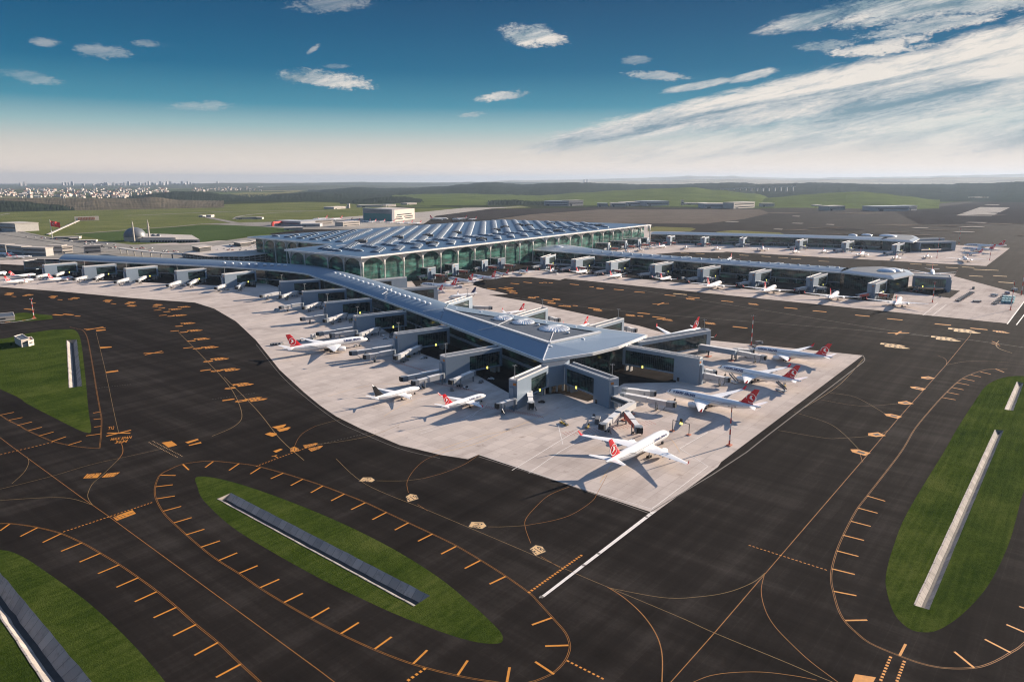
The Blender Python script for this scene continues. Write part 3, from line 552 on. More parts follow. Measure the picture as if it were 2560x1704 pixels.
# ------------------------------------------------------------------ airliners
mat('plane_white', (.80, .79, .77), .32, var=.03, scale=.3); mat('plane_grey', (.42, .43, .45), .4, var=.06); mat('plane_red', (.62, .012, .022), .35, var=.05); mat('plane_navy', (.012, .022, .09), .35, var=.05)
mat('plane_black', (.012, .012, .014), .35, var=.1); mat('plane_metal', (.55, .55, .56), .3, .8, var=.1); mat('tyre', (.015, .015, .015), .8, var=.1); mat('window_dark', (.02, .025, .035), .15, var=.1); mat('plane_ink', (.015, .03, .12), .4, var=.05)
mat('plane_glass', (.30, .31, .33), .2, var=.4, scale=1.2); mat('plane_line', (.45, .44, .42), .4, var=.1)
SPEC = {  # length, fuselage radius, span, axis height, fin top, wing root x, root chord, tip chord, sweep tan, engine y, engine radius, engine length, winglet
 'wide': (61.5, 2.82, 60.3, 5.35, 17.3, 20.0, 11.5, 2.3, .60, 9.4, 1.55, 6.2, 1), 'long': (73.9, 3.1, 64.8, 5.9, 18.6, 25.5, 13.0, 1.2, .66, 9.8, 2.0, 7.2, 0), 'narrow': (38.6, 1.95, 35.8, 3.75, 12.2, 12.4, 7.0, 1.6, .52, 5.4, 1.1, 4.0, 1)}
def airliner(kind, livery):
    L, Rf, span, hz, fin, wx, cr, ct, sw, ey, er, elen, wl = SPEC[kind]
    name = {'wide': 'wide_body_airliner', 'long': 'long_airliner', 'narrow': 'narrow_body_airliner'}[kind]
    root = empty(name, (0, 0, 0))
    # local frame: nose tip at x = 0, tail at x = -L, ground z = 0
    mb = MB(); rings = []
    st = [0, .004, .012, .025, .045, .07, .1, .13, .2, .35, .5, .62, .68, .74, .80, .86, .91, .95, .985, 1.0]
    NL = 2.1 * 2 * Rf / L
    for t in st:
        if t < NL: q = 1 - t / NL; r = Rf * max(.02, (1 - q ** 2.1)) ** .62; zc = -.26 * Rf * q ** 1.6
        elif t > .66: q = (t - .66) / .34; r = Rf * (1 - q ** 1.55 * .87); zc = Rf * .62 * q ** 1.5
        else: r = Rf; zc = 0
        rings.append([(-L * t, r * math.sin(a), hz + zc + r * math.cos(a)) for a in [2 * math.pi * j / 20 for j in range(20)]])
    mb.loft(rings)
    fr = [[(-(wx - 2.5) - (cr + 7) * t, Rf * .88 * math.sqrt(max(.01, 1 - (2 * t - 1) ** 2)) * math.sin(a), hz - Rf * .62 + Rf * .55 * math.sqrt(max(.01, 1 - (2 * t - 1) ** 2)) * math.cos(a)) for a in [2 * math.pi * j / 12 for j in range(12)]] for t in [0, .06, .2, .4, .6, .8, .94, 1]]
    mb.loft(fr)
    fus = mb.build('fuselage', 'plane_white', root, smooth='angle')
    def surf(nm, m, sec, parent=root):
        """loft of aerofoil sections: (leading edge point, chord, thickness, vertical?)"""
        M = MB(); rg = []
        for (x, y, z, c, th, vert) in sec:
            ring = []
            for fx, fz in ((0, 0), (.06, .5), (.3, 1), (.7, .6), (1, .03), (.7, -.35), (.3, -.6), (.06, -.35)):
                d = fz * c * th
                ring.append((x - fx * c, y + (d if vert else 0), z + (0 if vert else d)))
            rg.append(ring)
        M.loft(rg); return M.build(nm, m, parent, smooth='angle')
    for s in (1, -1):
        y0, yk, yt = Rf * .7, span * .19, span / 2 - .4; zr = hz - Rf * .45; dih = .095; kx = lambda y: -(wx + (y - y0) * sw)
        ck = cr * .60 if kind != 'long' else cr * .66
        sec = [(kx(y0), s * y0, zr, cr, .06, 0), (kx(yk), s * yk, zr + (yk - y0) * dih, ck, .055, 0), (kx(yt), s * yt, zr + (yt - y0) * dih, ct, .045, 0)]
        wing = surf('wing', 'plane_white', sec)
        xt, zt = kx(yt), zr + (yt - y0) * dih
        if kind != 'narrow':
            for f in (.28, .46, .62):     # flap track fairings
                y = y0 + (yt - y0) * f; c = cr + (ct - cr) * f ** .7; fl = MB()
                fl.loft([[(kx(y) - c * u, s * y + w * math.cos(a), zr + (y - y0) * dih - .35 + w * .8 * math.sin(a)) for a in [math.pi * j / 3 for j in range(6)]] for u, w in ((.55, .08), (.75, .38), (1.0, .3), (1.15, .05))])
                fl.build('flap_fairing', 'plane_grey', wing)
        if wl:
            wcol = 'plane_red' if livery in ('red',) else ('plane_navy' if livery == 'navy' else 'plane_white')
            hgt = 2.3 if kind == 'narrow' else 2.6
            M = MB(); rg = []
            for (x, y, z, c) in ((xt, s * yt, zt, ct), (xt - .8, s * (yt + .7), zt + .35, ct * .75), (xt - 2.6, s * (yt + 1.5), zt + hgt, ct * .3)):
                rg.append([(x, y, z), (x - c * .4, y + .08 * s, z + .03), (x - c, y, z), (x - c * .4, y - .08 * s, z - .08)])
            M.loft(rg); M.build('winglet', wcol, wing)
        # engine: nacelle, dark intake, exhaust cone, pylon
        ez = zr + (ey - y0) * dih - er * 1.25; ex = kx(ey) + elen * .62; M = MB(); n = 18
        pr = [(.0, .80), (.0, .9), (.05, .97), (.2, 1.05), (.45, 1.03), (.75, .88), (.86, .74), (.86, .5), (1.08, .2)]
        M.loft([[(ex - u * elen, s * ey + er * r * math.cos(a), ez + er * r * math.sin(a)) for a in [2 * math.pi * j / n for j in range(n)]] for u, r in pr], cap=False)
        M.beam((ex - elen * .3, s * ey, ez + er * 1.05), (ex - elen * 1.05, s * ey, ez + er * 1.15), .5, er * .6)
        eng = M.build('engine', 'plane_white', root, smooth='angle'); M = MB()
        M.loft([[(ex - u * elen, s * ey + er * r * math.cos(a), ez + er * r * math.sin(a)) for a in [2 * math.pi * j / n for j in range(n)]] for u, r in ((.003, .8), (.16, .76), (.16, .25), (.05, .02))], cap=False); M.build('intake', 'plane_black', eng)
        M = MB(); M.loft([[(ex - u * elen, s * ey + er * r * math.cos(a), ez + er * r * math.sin(a)) for a in [2 * math.pi * j / n for j in range(n)]] for u, r in ((.80, .83), (.98, .62), (.98, .45), (1.15, .1))]); M.build('exhaust_nozzle', 'plane_metal', eng, smooth='angle')
        hb = L * .16 if kind != 'long' else L * .148; xs = -L * .875; zs = hz + Rf * .55
        surf('stabiliser', 'plane_white', [(xs, s * Rf * .25, zs, L * .083, .05, 0), (xs - hb * .62, s * hb, zs + hb * .1, L * .03, .045, 0)])
    xf = -L * (.80 if kind != 'narrow' else .77); zb = hz + Rf * .80; fh = fin - zb; fc = L * .118 if kind != 'narrow' else L * .15; top = fc * .42; run = fh * .80
    fcol = {'red': 'plane_red', 'black': 'plane_black', 'navy': 'plane_navy', 'white': 'plane_white'}[livery]
    finp = surf('tail_fin', fcol, [(xf + L * .05, 0, zb - .2, L * .05 + fc * 1.08, .03, 1), (xf, 0, zb + fh * .10, fc * .98, .05, 1), (xf - run, 0, fin, top, .045, 1)])
    if livery in ('red', 'navy'):
        ec = (xf - run * .42 - fc * .40, zb + fh * .40); er_ = fh * .30 if kind != 'narrow' else fh * .31; M = MB()
        for s in (1, -1):
            yy = s * (.05 * fc * .55 + .05)
            if livery == 'red':     # white ring round a flying bird
                N = 40
                for j in range(N):
                    a0, a1 = 2 * math.pi * j / N, 2 * math.pi * (j + 1) / N
                    q = [(ec[0] + er_ * k * math.cos(a), yy * (1 if abs(math.sin(a)) < .9 else .9), ec[1] + er_ * k * math.sin(a)) for k, a in ((.90, a0), (1.02, a0), (1.02, a1), (.90, a1))]
                    M.face(q if s < 0 else q[::-1])
                bird = [(.62, .02), (.20, -.20), (-.10, -.36), (-.66, -.52), (-.36, -.22), (-.18, .0), (-.12, .30), (-.34, .74), (.08, .66), (.34, .42), (.36, .12), (.30, .02)]
                loops = [[Vector((x, z, 0)) for x, z in bird]]
                for t in geometry.tessellate_polygon(loops):
                    M.face([(ec[0] - bird[k][0] * er_ * .86 * -1, yy, ec[1] + bird[k][1] * er_ * .86) for k in t])
            else:
                M.face([(ec[0] + .5, yy, zb + .4), (ec[0] - 2.6, yy, zb + .4), (ec[0] - 2.4, yy, zb + fh * .55), (ec[0] - 1.6, yy, zb + fh * .35)])
        M.build('tail_logo', 'plane_white', finp)
    # cockpit windscreen, cabin windows, doors outlines
    def skin(xa, ang, lift=.015):
        t = -xa / L; r = Rf; zc = 0
        if t < NL: q = 1 - t / NL; r = Rf * max(.02, (1 - q ** 2.1)) ** .62; zc = -.26 * Rf * q ** 1.6
        elif t > .66: q = (t - .66) / .34; r = Rf * (1 - q ** 1.55 * .87); zc = Rf * .62 * q ** 1.5
        return Vector((xa, (r + lift) * math.sin(ang), hz + zc + (r + lift) * math.cos(ang)))
    M = MB(); xw0, xw1 = -Rf * .95, -Rf * 1.3
    for k in range(6):
        a0, a1 = R(-66 + k * 22 + 1.5), R(-66 + (k + 1) * 22 - 1.5)
        M.face([skin(xw0, a0 * 1.08, .03), skin(xw1, a0 * .95, .03), skin(xw1, a1 * .95, .03), skin(xw0, a1 * 1.08, .03)])
    M.build('windscreen', 'window_dark', root)
    for s in (1, -1):      # the cabin window line
        M = MB(); aw = R(80); xs_ = [-Rf * 4.2 - (L * .84 - Rf * 4.2) * j / 24 for j in range(25)]
        for x0, x1 in zip(xs_, xs_[1:]): M.face([skin(x0, s * (aw - .12 / Rf), .012), skin(x1, s * (aw - .12 / Rf), .012), skin(x1, s * (aw + .12 / Rf), .012), skin(x0, s * (aw + .12 / Rf), .012)])
        M.build('window_stripe', 'plane_glass', root)
    if livery in ('red',):
        me = text_mesh('TURKISH AIRLINES', Rf * .74, bold=.11 * Rf / 2.8, space=1.02); bm = bmesh.new(); bm.from_mesh(me)
        for c in (-.22, -.11, 0, .11, .22):
            bmesh.ops.bisect_plane(bm, geom=bm.verts[:] + bm.edges[:] + bm.faces[:], plane_co=(0, c * Rf, 0), plane_no=(0, 1, 0))
        wd = max(v.co.x for v in bm.verts) - min(v.co.x for v in bm.verts); kx_ = L * {'wide': .25, 'long': .215, 'narrow': .30}[kind] / wd
        for s in (1, -1):
            M = MB(); off = -L * {'wide': .22, 'long': .21, 'narrow': .29}[kind]
            vs = [skin(off - v.co.x * kx_ if s > 0 else off + v.co.x * kx_, s * (R(64) - v.co.y / Rf), .03) for v in bm.verts]
            bm.verts.index_update(); M.mesh(vs, [tuple(v.index for v in f.verts) for f in bm.faces]); M.build('lettering', 'plane_ink', root)
        bm.free()
        for s in (1, -1):    # thin grey flourish lines on the rear fuselage
            M = MB()
            for k in range(6):
                pts = [skin(-L * (.60 + .17 * u), s * (R(104) - R(12) * k * u * 1.0 - R(16) * math.sin(u * 3.0) + k * .02), .02) for u in [j / 12 for j in range(13)]]
                for a, b_ in zip(pts, pts[1:]): M.beam(a, b_, .03, .13, 0, (0, s, .3))
            M.build('fuselage_print', 'plane_line', root)
    # landing gear
    def gear(x, y, wr, axles, ww):
        M = MB(); M.tube([(x, y, wr), (x, y, hz - Rf * .5)], .16 * Rf / 2.2, 8)
        if len(axles) > 1: M.beam((x + axles[0], y, wr), (x + axles[-1], y, wr), .25, .25)
        g = M.build('landing_gear', 'plane_grey', root)
        for ax in axles:
            T = MB(); T.loft([[(x + ax + wr * k * math.cos(a), y + o, wr + wr * k * math.sin(a)) for a in [2 * math.pi * j / 14 for j in range(14)]] for o, k in
                [(-ww - .24, .8), (-ww - .2, 1), (-ww + .2, 1), (-ww + .24, .8), (-ww + .26, .2), (ww - .26, .2), (ww - .24, .8), (ww - .2, 1), (ww + .2, 1), (ww + .24, .8)]])
            T.build('wheel_pair', 'tyre', g)
    ww = Rf * .2; mx = -(wx + cr * .72)
    gear(-L * .105, 0, .5 * Rf / 2.8 + .1, (0,), ww * .6)
    for s in (1, -1): gear(mx, s * Rf * 1.55, .62 * Rf / 2.8 + .08, (0,) if kind == 'narrow' else ((-1, 1) if kind == 'wide' else (-1.5, 0, 1.5)), ww)
    return root
PROTO = {}
def place_plane(kind, livery, nose, tail, label, group=None, znose=None):
    """stand an airliner where the photo shows its nose and tail"""
    key = (kind, livery); L, Rf, hz = SPEC[kind][0], SPEC[kind][1], SPEC[kind][3]
    a = S(nose[0], nose[1], hz - .2 * Rf); b = S(tail[0], tail[1], hz + .6 * Rf); mid = (a + b) / 2; d = Vector((a.x - b.x, a.y - b.y, 0)).normalized()
    return put_plane(key, (mid.x + d.x * L / 2, mid.y + d.y * L / 2), math.atan2(d.y, d.x), label, group)
def put_plane(key, nose_xy, rz, label, group=None):
    o = copy_tree(PROTO[key]) if key in PROTO else airliner(*key)
    PROTO.setdefault(key, o)
    o.location = (nose_xy[0], nose_xy[1], .03); o.rotation_euler = (0, 0, rz)
    o['label'] = label; o['category'] = 'airliner'
    if group: o['group'] = group
    elif 'group' in o: del o['group']
    return o
def gate_plane(kind, livery, main_px, heading_deg, label, group=None):
    """stand an airliner by the ground point under its main wheels and its heading"""
    L, Rf = SPEC[kind][0], SPEC[kind][1]; mx = SPEC[kind][5] + SPEC[kind][6] * .72; g = S(*main_px); h = R(heading_deg)
    return put_plane((kind, livery), (g.x + math.cos(h) * mx, g.y + math.sin(h) * mx), h, label, group)
NEAR = 'airliners parked round the near pier'
place_plane('long', 'red', (919, 847), (707, 872), 'long white airliner with red fin parked nose-in at the left side of the near pier', NEAR)
place_plane('narrow', 'black', (1049, 969), (928, 996), 'plain white airliner with a black tail fin beside the apron edge', NEAR)
place_plane('narrow', 'red', (1212, 988), (1106, 1016), 'small red-tailed airliner next to the plain white one with the black fin', NEAR)
place_plane('wide', 'red', (1671, 1080), (1516, 1154), 'wide-body airliner alone at the front apron corner, seen from behind', NEAR)
place_plane('wide', 'red', (1666, 978), (1902, 1018), 'nearest of three red-tailed wide-body airliners with noses left at the pier end', NEAR)
place_plane('wide', 'red', (1793, 918), (2005, 953), 'middle of three red-tailed wide-body airliners at the pier end, with stairs at its door', NEAR)
place_plane('wide', 'red', (1886, 873), (2073, 892), 'farthest of three red-tailed wide-body airliners with noses left at the pier end', NEAR)
place_plane('wide', 'red', (1614, 857), (1776, 813), 'wide-body airliner half hidden behind the long gate building of the pier tip', NEAR)
place_plane('narrow', 'red', (1395, 832), (1486, 805), 'airliner half hidden behind the pier roof, its fin beside the second gate building', NEAR)
place_plane('narrow', 'red', (1235, 790), (1319, 774), 'airliner half hidden behind the pier roof, its fin above the first gate building', NEAR)
place_plane('narrow', 'navy', (1110, 744), (1205, 731), 'airliner with dark navy fin beside the rounded end of the inner taxiway', NEAR)
place_plane('narrow', 'red', (1045, 722), (1118, 728), 'red-tailed airliner just behind the grey gate building near the terminal corner', NEAR)
INNER = 'airliners parked along the terminal front'
place_plane('wide', 'red', (1065, 712), (1132, 714), 'airliner nearest the terminal corner with its red fin toward the inner taxiway', INNER)
place_plane('wide', 'red', (1120, 696), (1186, 704), 'second airliner along the arched terminal front counted from the corner', INNER)
place_plane('wide', 'red', (1180, 690), (1236, 695), 'third airliner along the arched terminal front counted from the corner', INNER)
place_plane('narrow', 'red', (1236, 682), (1272, 686), 'fourth airliner along the arched terminal front, beside a red boarding bridge', INNER)
place_plane('narrow', 'red', (1294, 674), (1325, 682), 'small airliner turned side-on where the terminal meets the middle pier', INNER)
MID = 'airliners nose-in along the middle pier'
for i, (kind, px, h, lab) in enumerate([('narrow', (1380, 681), 28, 'first airliner along the middle pier, seen tail-on close to the terminal'), ('narrow', (1455, 685), 8, 'second airliner along the middle pier from the terminal'), ('narrow', (1540, 695), 4, 'third airliner along the middle pier from the terminal'),
     ('narrow', (1665, 702), 4, 'fourth airliner along the middle pier from the terminal'), ('wide', (1786, 721), 6, 'fifth airliner along the middle pier, the first wide-body one'), ('wide', (1925, 732), 6, 'sixth airliner along the middle pier from the terminal'),
     ('wide', (2084, 749), 6, 'seventh airliner along the middle pier, left of the last gate building'), ('wide', (2244, 765), 6, 'last airliner at the tip of the middle pier beside red boarding bridges')]): gate_plane(kind, 'red', px, h, lab, MID)
gate_plane('wide', 'red', (2330, 690), -170, 'airliner behind the glass block at the middle pier tip, only fin and tailplane showing', MID)
gate_plane('narrow', 'red', (1822, 653), -170, 'airliner hidden behind the middle pier roof with only its fin showing', MID)
FAR = 'airliners nose-in along the far pier'
for kind, px, h, lab in [('narrow', (1715, 622), 25, 'first airliner along the far pier, dark against the glass near the terminal'), ('narrow', (1792, 624), 22, 'second airliner along the far pier from the terminal'), ('wide', (1906, 627), 20, 'third airliner along the far pier, a wide-body seen head-on from behind'), ('narrow', (1988, 633), 10, 'fourth airliner along the far pier from the terminal'),
     ('narrow', (2060, 632), 10, 'fifth airliner along the far pier from the terminal'), ('wide', (2154, 641), 8, 'sixth airliner along the far pier, a wide-body with red fin'), ('narrow', (2240, 648), 8, 'seventh airliner along the far pier, below the last gate building'), ('narrow', (2318, 645), 8, 'small airliner below the end of the far pier roof'), ('wide', (2412, 654), 12, 'wide-body airliner at the front of the far pier-end apron')]: gate_plane(kind, 'red', px, h, lab, FAR)
place_plane('long', 'red', (2418, 613), (2508, 614), 'long airliner at the back of the far pier-end apron, red fin at the right', FAR)
place_plane('wide', 'red', (2405, 621), (2490, 624), 'middle of the three airliners side by side at the far pier end', FAR)
place_plane('narrow', 'red', (2395, 633), (2466, 632), 'shorter airliner in front of the two long ones at the far pier end', FAR)
for nose, tail, kind, lab in [((1560, 622), (1574, 632), 'narrow', 'airliner with red fin between the terminal front and the far pier, nearest the camera'), ((1595, 617), (1608, 628), 'narrow', 'red-tailed airliner second in the pocket between terminal and far pier'), ((1620, 612), (1634, 621), 'narrow', 'red-tailed airliner third in the pocket between terminal and far pier'), ((1665, 613), (1644, 616), 'narrow', 'white airliner side-on in the corner where the far pier meets the terminal')]: place_plane(kind, 'red', nose, tail, lab, FAR)
LEFT = 'airliners at the left arm of the near pier'
place_plane('narrow', 'red', (180, 693), (122, 698), 'red-tailed airliner beside the end gate building of the left arm', LEFT)
place_plane('narrow', 'red', (84, 686), (28, 690), 'red-tailed airliner behind the one at the left picture edge', LEFT)
place_plane('narrow', 'red', (80, 699), (14, 704), 'nearest airliner at the left picture edge, on the pale apron', LEFT)
place_plane('narrow', 'red', (18, 680), (-30, 686), 'airliner cut by the left picture edge behind the two red-tailed ones', LEFT)
place_plane('narrow', 'red', (79, 641), (16, 642), 'airliner on the remote stand left of the glass pier end', LEFT)
place_plane('narrow', 'white', (44, 635), (-20, 632), 'all white airliner on the remote stand at the left picture edge', LEFT)
BG = 'airliners in the row by the far hangar'
for i, (x, y, k) in enumerate([(800, 551, 'wide'), (838, 552, 'wide'), (870, 554, 'narrow'), (888, 555, 'narrow'), (915, 556, 'narrow'), (930, 557, 'narrow'), (951, 557, 'narrow'), (975, 559, 'narrow'), (1000, 560, 'narrow'), (1020, 560, 'narrow'), (1042, 561, 'narrow')]):
    gate_plane(k, 'red', (x, y), 172 + (i % 3) * 4, ['parked airliner in the row beyond the terminal roof, left of the hangar', 'parked airliner in the row in front of the green-doored hangar'][x > 905], ['airliners left of the hangar', 'airliners before the hangar'][x > 905])
gate_plane('long', 'red', (1098, 551), -20, 'long white airliner taxiing right of the hangar beyond the roof', BG)
gate_plane('wide', 'red', (1148, 551), 160, 'airliner on the far taxiway right behind the terminal roof ridge, wings seen', BG)
gate_plane('narrow', 'red', (1180, 551), 165, 'airliner on the far taxiway with only its red fin clear of the roof', BG)
# ------------------------------------------------------------------ terminal, piers, gate buildings
mat('roof_metal', (.07, .13, .21), .45, .2, var=.05, scale=.02); mat('pier_roof', (.185, .245, .31), .42, .3, var=.04, scale=.03); mat('roof_deck', (.07, .085, .105), .6, .1, var=.15, scale=.08)
mat('fascia', (.78, .76, .73), .4, .2, var=.04); mat('cladding', (.235, .295, .36), .5, .2, var=.05, scale=.15); mat('pale_cladding', (.52, .50, .47), .6, var=.05); mat('column_white', (.66, .64, .60), .5, var=.05)
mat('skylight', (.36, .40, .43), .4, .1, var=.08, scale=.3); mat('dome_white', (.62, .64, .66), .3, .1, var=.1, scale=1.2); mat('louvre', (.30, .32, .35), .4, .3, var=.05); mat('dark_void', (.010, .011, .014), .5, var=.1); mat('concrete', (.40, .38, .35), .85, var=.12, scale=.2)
mat('plant_dark', (.05, .055, .06), .6, var=.3); mat('sign_yellow', (.75, .62, .05), .5, emit=(1, .85, .15), estr=1.2); mat('sign_orange', (.45, .16, .03), .5, var=.1); mat('lamp', (.8, .8, .75), .4, emit=(1, .95, .7), estr=2.0); mat('pole_grey', (.35, .36, .37), .5, .4); mat('door_dark', (.03, .035, .04), .5)
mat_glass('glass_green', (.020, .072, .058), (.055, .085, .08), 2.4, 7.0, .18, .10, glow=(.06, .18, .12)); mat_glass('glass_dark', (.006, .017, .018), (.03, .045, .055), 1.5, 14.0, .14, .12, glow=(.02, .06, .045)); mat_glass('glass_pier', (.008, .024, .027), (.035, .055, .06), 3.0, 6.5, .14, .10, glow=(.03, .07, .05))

def plan_hit(px, py, P, Q):
    """where the sight line at photo column px meets the plan line PQ"""
    a = at_range(px, py, 1.0); A = Vector((a.x, a.y)); d = Vector((Q[0] - P[0], Q[1] - P[1])); M = Matrix(((A.x, -d.x), (A.y, -d.y)))
    t = M.inverted() @ Vector((P[0], P[1])); return Vector((P[0], P[1], 0)) + Vector((d.x, d.y, 0)) * t[1]
def V2(p): return Vector((p[0], p[1], 0))
# ---- main terminal
ZT = 41.0
term = empty('terminal_building', (*S(902, 644, ZT)[:2], 0), 0, 'huge airport terminal with arched green glass front and rows of domed skylights on its roof', 'terminal'); T0 = term.location.copy()
def tb(mb, name, m, **k): return mb.build(name, m, None, **k)
def adopt(o, par, org):
    o.parent = par; o.matrix_parent_inverse = Matrix.Translation(-org); return o
A, B, C, Nn, E, D = [V2(S(*p, ZT)) for p in [(902, 644), (1625, 562), (712, 625), (833, 612), (620, 593), (1254, 550)]]
roofpoly = [A, B, D, E, Nn, C]
ex = (B - A).normalized(); ey = Vector((-ex.y, ex.x, 0))
mb = MB(); mb.prism(roofpoly, ZT - .2, ZT + 1.0); adopt(tb(mb, 'roof', 'roof_metal'), term, T0)
cen = sum(roofpoly, Vector()) / 6
def inset(loop, d):
    n = len(loop); out = []
    s = sum(loop[i].x * loop[(i + 1) % n].y - loop[(i + 1) % n].x * loop[i].y for i in range(n)); sg = 1 if s > 0 else -1
    for i in range(n):
        e0 = (loop[i] - loop[i - 1]).normalized(); e1 = (loop[(i + 1) % n] - loop[i]).normalized()
        n0 = Vector((-e0.y, e0.x, 0)) * sg; n1 = Vector((-e1.y, e1.x, 0)) * sg
        k = (n0 + n1); out.append(loop[i] + k * (d / max(.3, 1 + n0.dot(n1))))
    return out
mb = MB(); fo = inset(roofpoly, -.4)      # bright metal edge round the roof
for i in range(6): mb.beam((*fo[i][:2], ZT - .1), (*fo[(i + 1) % 6][:2], ZT - .1), .9, 2.2)
adopt(tb(mb, 'roof_edge', 'fascia'), term, T0)
wl = inset(roofpoly, 9.0); mb = MB(); mb.prism(wl, 0, ZT - 1.5); adopt(tb(mb, 'glass_wall', 'glass_green'), term, T0)
cl = inset(roofpoly, 6.0)
def facade(P, Q, pxs, base=0.0, zs=28.0, name='column'):
    pts = [plan_hit(x, y, P, Q) for x, y in pxs]; d = (V2(Q) - V2(P)).normalized(); nrm = Vector((-d.y, d.x, 0)); 
    if nrm.dot(cen - V2(P)) < 0: nrm = -nrm
    for p in pts:
        mb = MB(); mb.tube([(p.x, p.y, base), (p.x, p.y, zs)], .85, 10)
        rg = []
        for t in [0, .2, .4, .6, .8, 1.0]:
            w = 1.1 + 11 * t ** 2.2 * .0; z = zs + (ZT - 1 - zs) * t; w = .85 + 5.0 * t ** 2.4; h = .85
            rg.append([(p.x + d.x * a * w + nrm.x * b * h, p.y + d.y * a * w + nrm.y * b * h, z) for a, b in ((-1, -1), (1, -1), (1, 1), (-1, 1))])
        mb.loft(rg); adopt(mb.build(name, 'column_white'), term, T0)
    for p, q in zip(pts, pts[1:]):     # arch spandrel of each bay: white plate above a rounded arch
        mb = MB(); L = (q - p).length; N = 16; o = nrm * 1.2
        arc = [(t / N, zs + (ZT - 3.0 - zs) * math.sin(math.pi * t / N) ** .62) for t in range(N + 1)]
        for (t0, z0), (t1, z1) in zip(arc, arc[1:]):
            a, b = p + (q - p) * t0 + o, p + (q - p) * t1 + o
            mb.face([(a.x, a.y, z0), (b.x, b.y, z1), (b.x, b.y, ZT - .6), (a.x, a.y, ZT - .6)]); a2, b2 = a + nrm * .8, b + nrm * .8
            mb.face([(a.x, a.y, z0), (a2.x, a2.y, z0), (b2.x, b2.y, z1), (b.x, b.y, z1)])
        adopt(mb.build('arch', 'column_white'), term, T0)
front_cols = [(908, 680), (962, 672), (1010, 665), (1057, 660), (1102, 655), (1145, 650), (1187, 645), (1226, 640), (1263, 635), (1299, 632), (1332, 628), (1365, 625), (1396, 620), (1425, 616), (1454, 612), (1481, 610), (1507, 606), (1532, 602), (1556, 600), (1579, 597), (1602, 594), (1624, 590)]
facade(cl[0], cl[1], front_cols); facade(cl[0], cl[5], [(902, 670), (860, 664), (820, 658), (762, 650), (726, 645)], 0, 29)
facade(cl[3], cl[4], [(660, 620), (688, 620), (716, 622), (744, 624)], 0, 29)
# skylights: domed bands in diagonal rows
dom = MB(); rg = []
for t in [0, .12, .3, .5, .7, .88, 1.0]:
    w = 7.4 * math.sqrt(max(.0004, 1 - (2 * t - 1) ** 2)); rg.append([(4.4 * (2 * t - 1), w * math.cos(a), 3.4 * math.sqrt(max(.0, 1 - (2 * t - 1) ** 2 * .96)) * max(0, math.sin(a)) - .4) for a in [math.pi * j / 8 for j in range(9)]])
dom.loft(rg, closed=False, cap=False)
for i in range(len(dom.f)): dom.m[i] = 1 if i // 8 < 2 else 0      # glazed front, metal back
mat('skylight_glass', (.06, .085, .11), .12, 0, var=.1); dome0 = dom.build('skylight', ['skylight', 'skylight_glass'], None, smooth='angle'); dm = dome0.data; spots = []
dd = (ex * .79 + ey * .61).normalized(); rot = math.atan2(dd.y, dd.x)
def inside(p, loop):
    r = False; j = len(loop) - 1
    for i in range(len(loop)):
        if (loop[i].y > p.y) != (loop[j].y > p.y) and p.x < (loop[j].x - loop[i].x) * (p.y - loop[i].y) / (loop[j].y - loop[i].y) + loop[i].x: r = not r
        j = i
    return r
mid = inset(roofpoly, 24)
for fx, fy in [(842, 628), (896, 628), (937, 631), (989, 626), (1037, 621), (1080, 616), (1125, 611), (1164, 606), (1204, 602), (1243, 598), (1277, 594), (1311, 591), (1345, 587), (1374, 583), (1405, 580), (1434, 577), (1461, 575), (1487, 572), (1513, 568)]:
    f = V2(S(fx, fy, ZT + 1)); pos = [f + dd * 13.5 * k for k in range(5 if fx > 900 else 1)]; p = pos[-1]
    for k in range(3): p = p + dd * 11 - Vector((-dd.y, dd.x, 0)) * -9.0; pos.append(p)
    for k in range(40): p = p + dd * 13.0; pos.append(p)
    pos = [q for q in pos if inside(q, mid)]; spots += pos
for k in range(1, 7):      # shorter rows behind the notch
    f = E + (Nn - E) * (k / 6.6) + ex * 32
    p = f
    for j in range(40):
        if inside(p, mid) and min((p - q).length for q in spots) > 16: spots.append(p)
        p = p + dd * 13.0
spots.sort(key=lambda p: p.length)
for i, p in enumerate(spots[:99]):
    o = dome0 if i == 0 else dome0.copy()
    if i: COL.objects.link(o)
    o.location = (p.x, p.y, ZT + 1.0); o.rotation_euler = (0, 0, rot); adopt(o, term, T0)
mb = MB(); cs, sn = math.cos(rot), math.sin(rot)
for p in spots[99:]: mb.mesh([(p.x + v.co.x * cs - v.co.y * sn, p.y + v.co.x * sn + v.co.y * cs, ZT + 1.0 + v.co.z) for v in dm.vertices], [tuple(q.vertices) for q in dm.polygons]); mb.m[-len(dm.polygons):] = [q.material_index for q in dm.polygons]
o = adopt(mb.build('skylight', ['skylight', 'skylight_glass'], None, smooth='angle'), term, T0); o['kind'] = 'stuff'
for px in [(903, 603), (995, 593), (1070, 588), (1080, 607), (1142, 581), (1204, 597), (1240, 574), (1262, 567), (1298, 562), (1322, 563), (1377, 559), (1395, 576), (1500, 563)]:
    p = S(*px, ZT + 3); mb = MB(); mb.box((p.x, p.y, ZT + 2.6), (14, 18, 4), rot)
    for k in (-4, 0, 4): mb.lathe((p.x + ex.x * k, p.y + ex.y * k, ZT + 4.5), [(1.6, 0), (1.6, 1.2), (1.0, 1.4)], 8)
    adopt(mb.build('roof_plant', 'plant_dark'), term, T0)
def beam_part(par, org, name, m, a, b, w, h): mb = MB(); mb.beam(a, b, w, h); return adopt(mb.build(name, m), par, org)
for a_, b_ in [((785, 632), (838, 629)), ((840, 614), (1230, 585))]: beam_part(term, T0, 'roof_walkway', 'fascia', S(*a_, ZT + 1.2), S(*b_, ZT + 1.2), 2.2, .5)

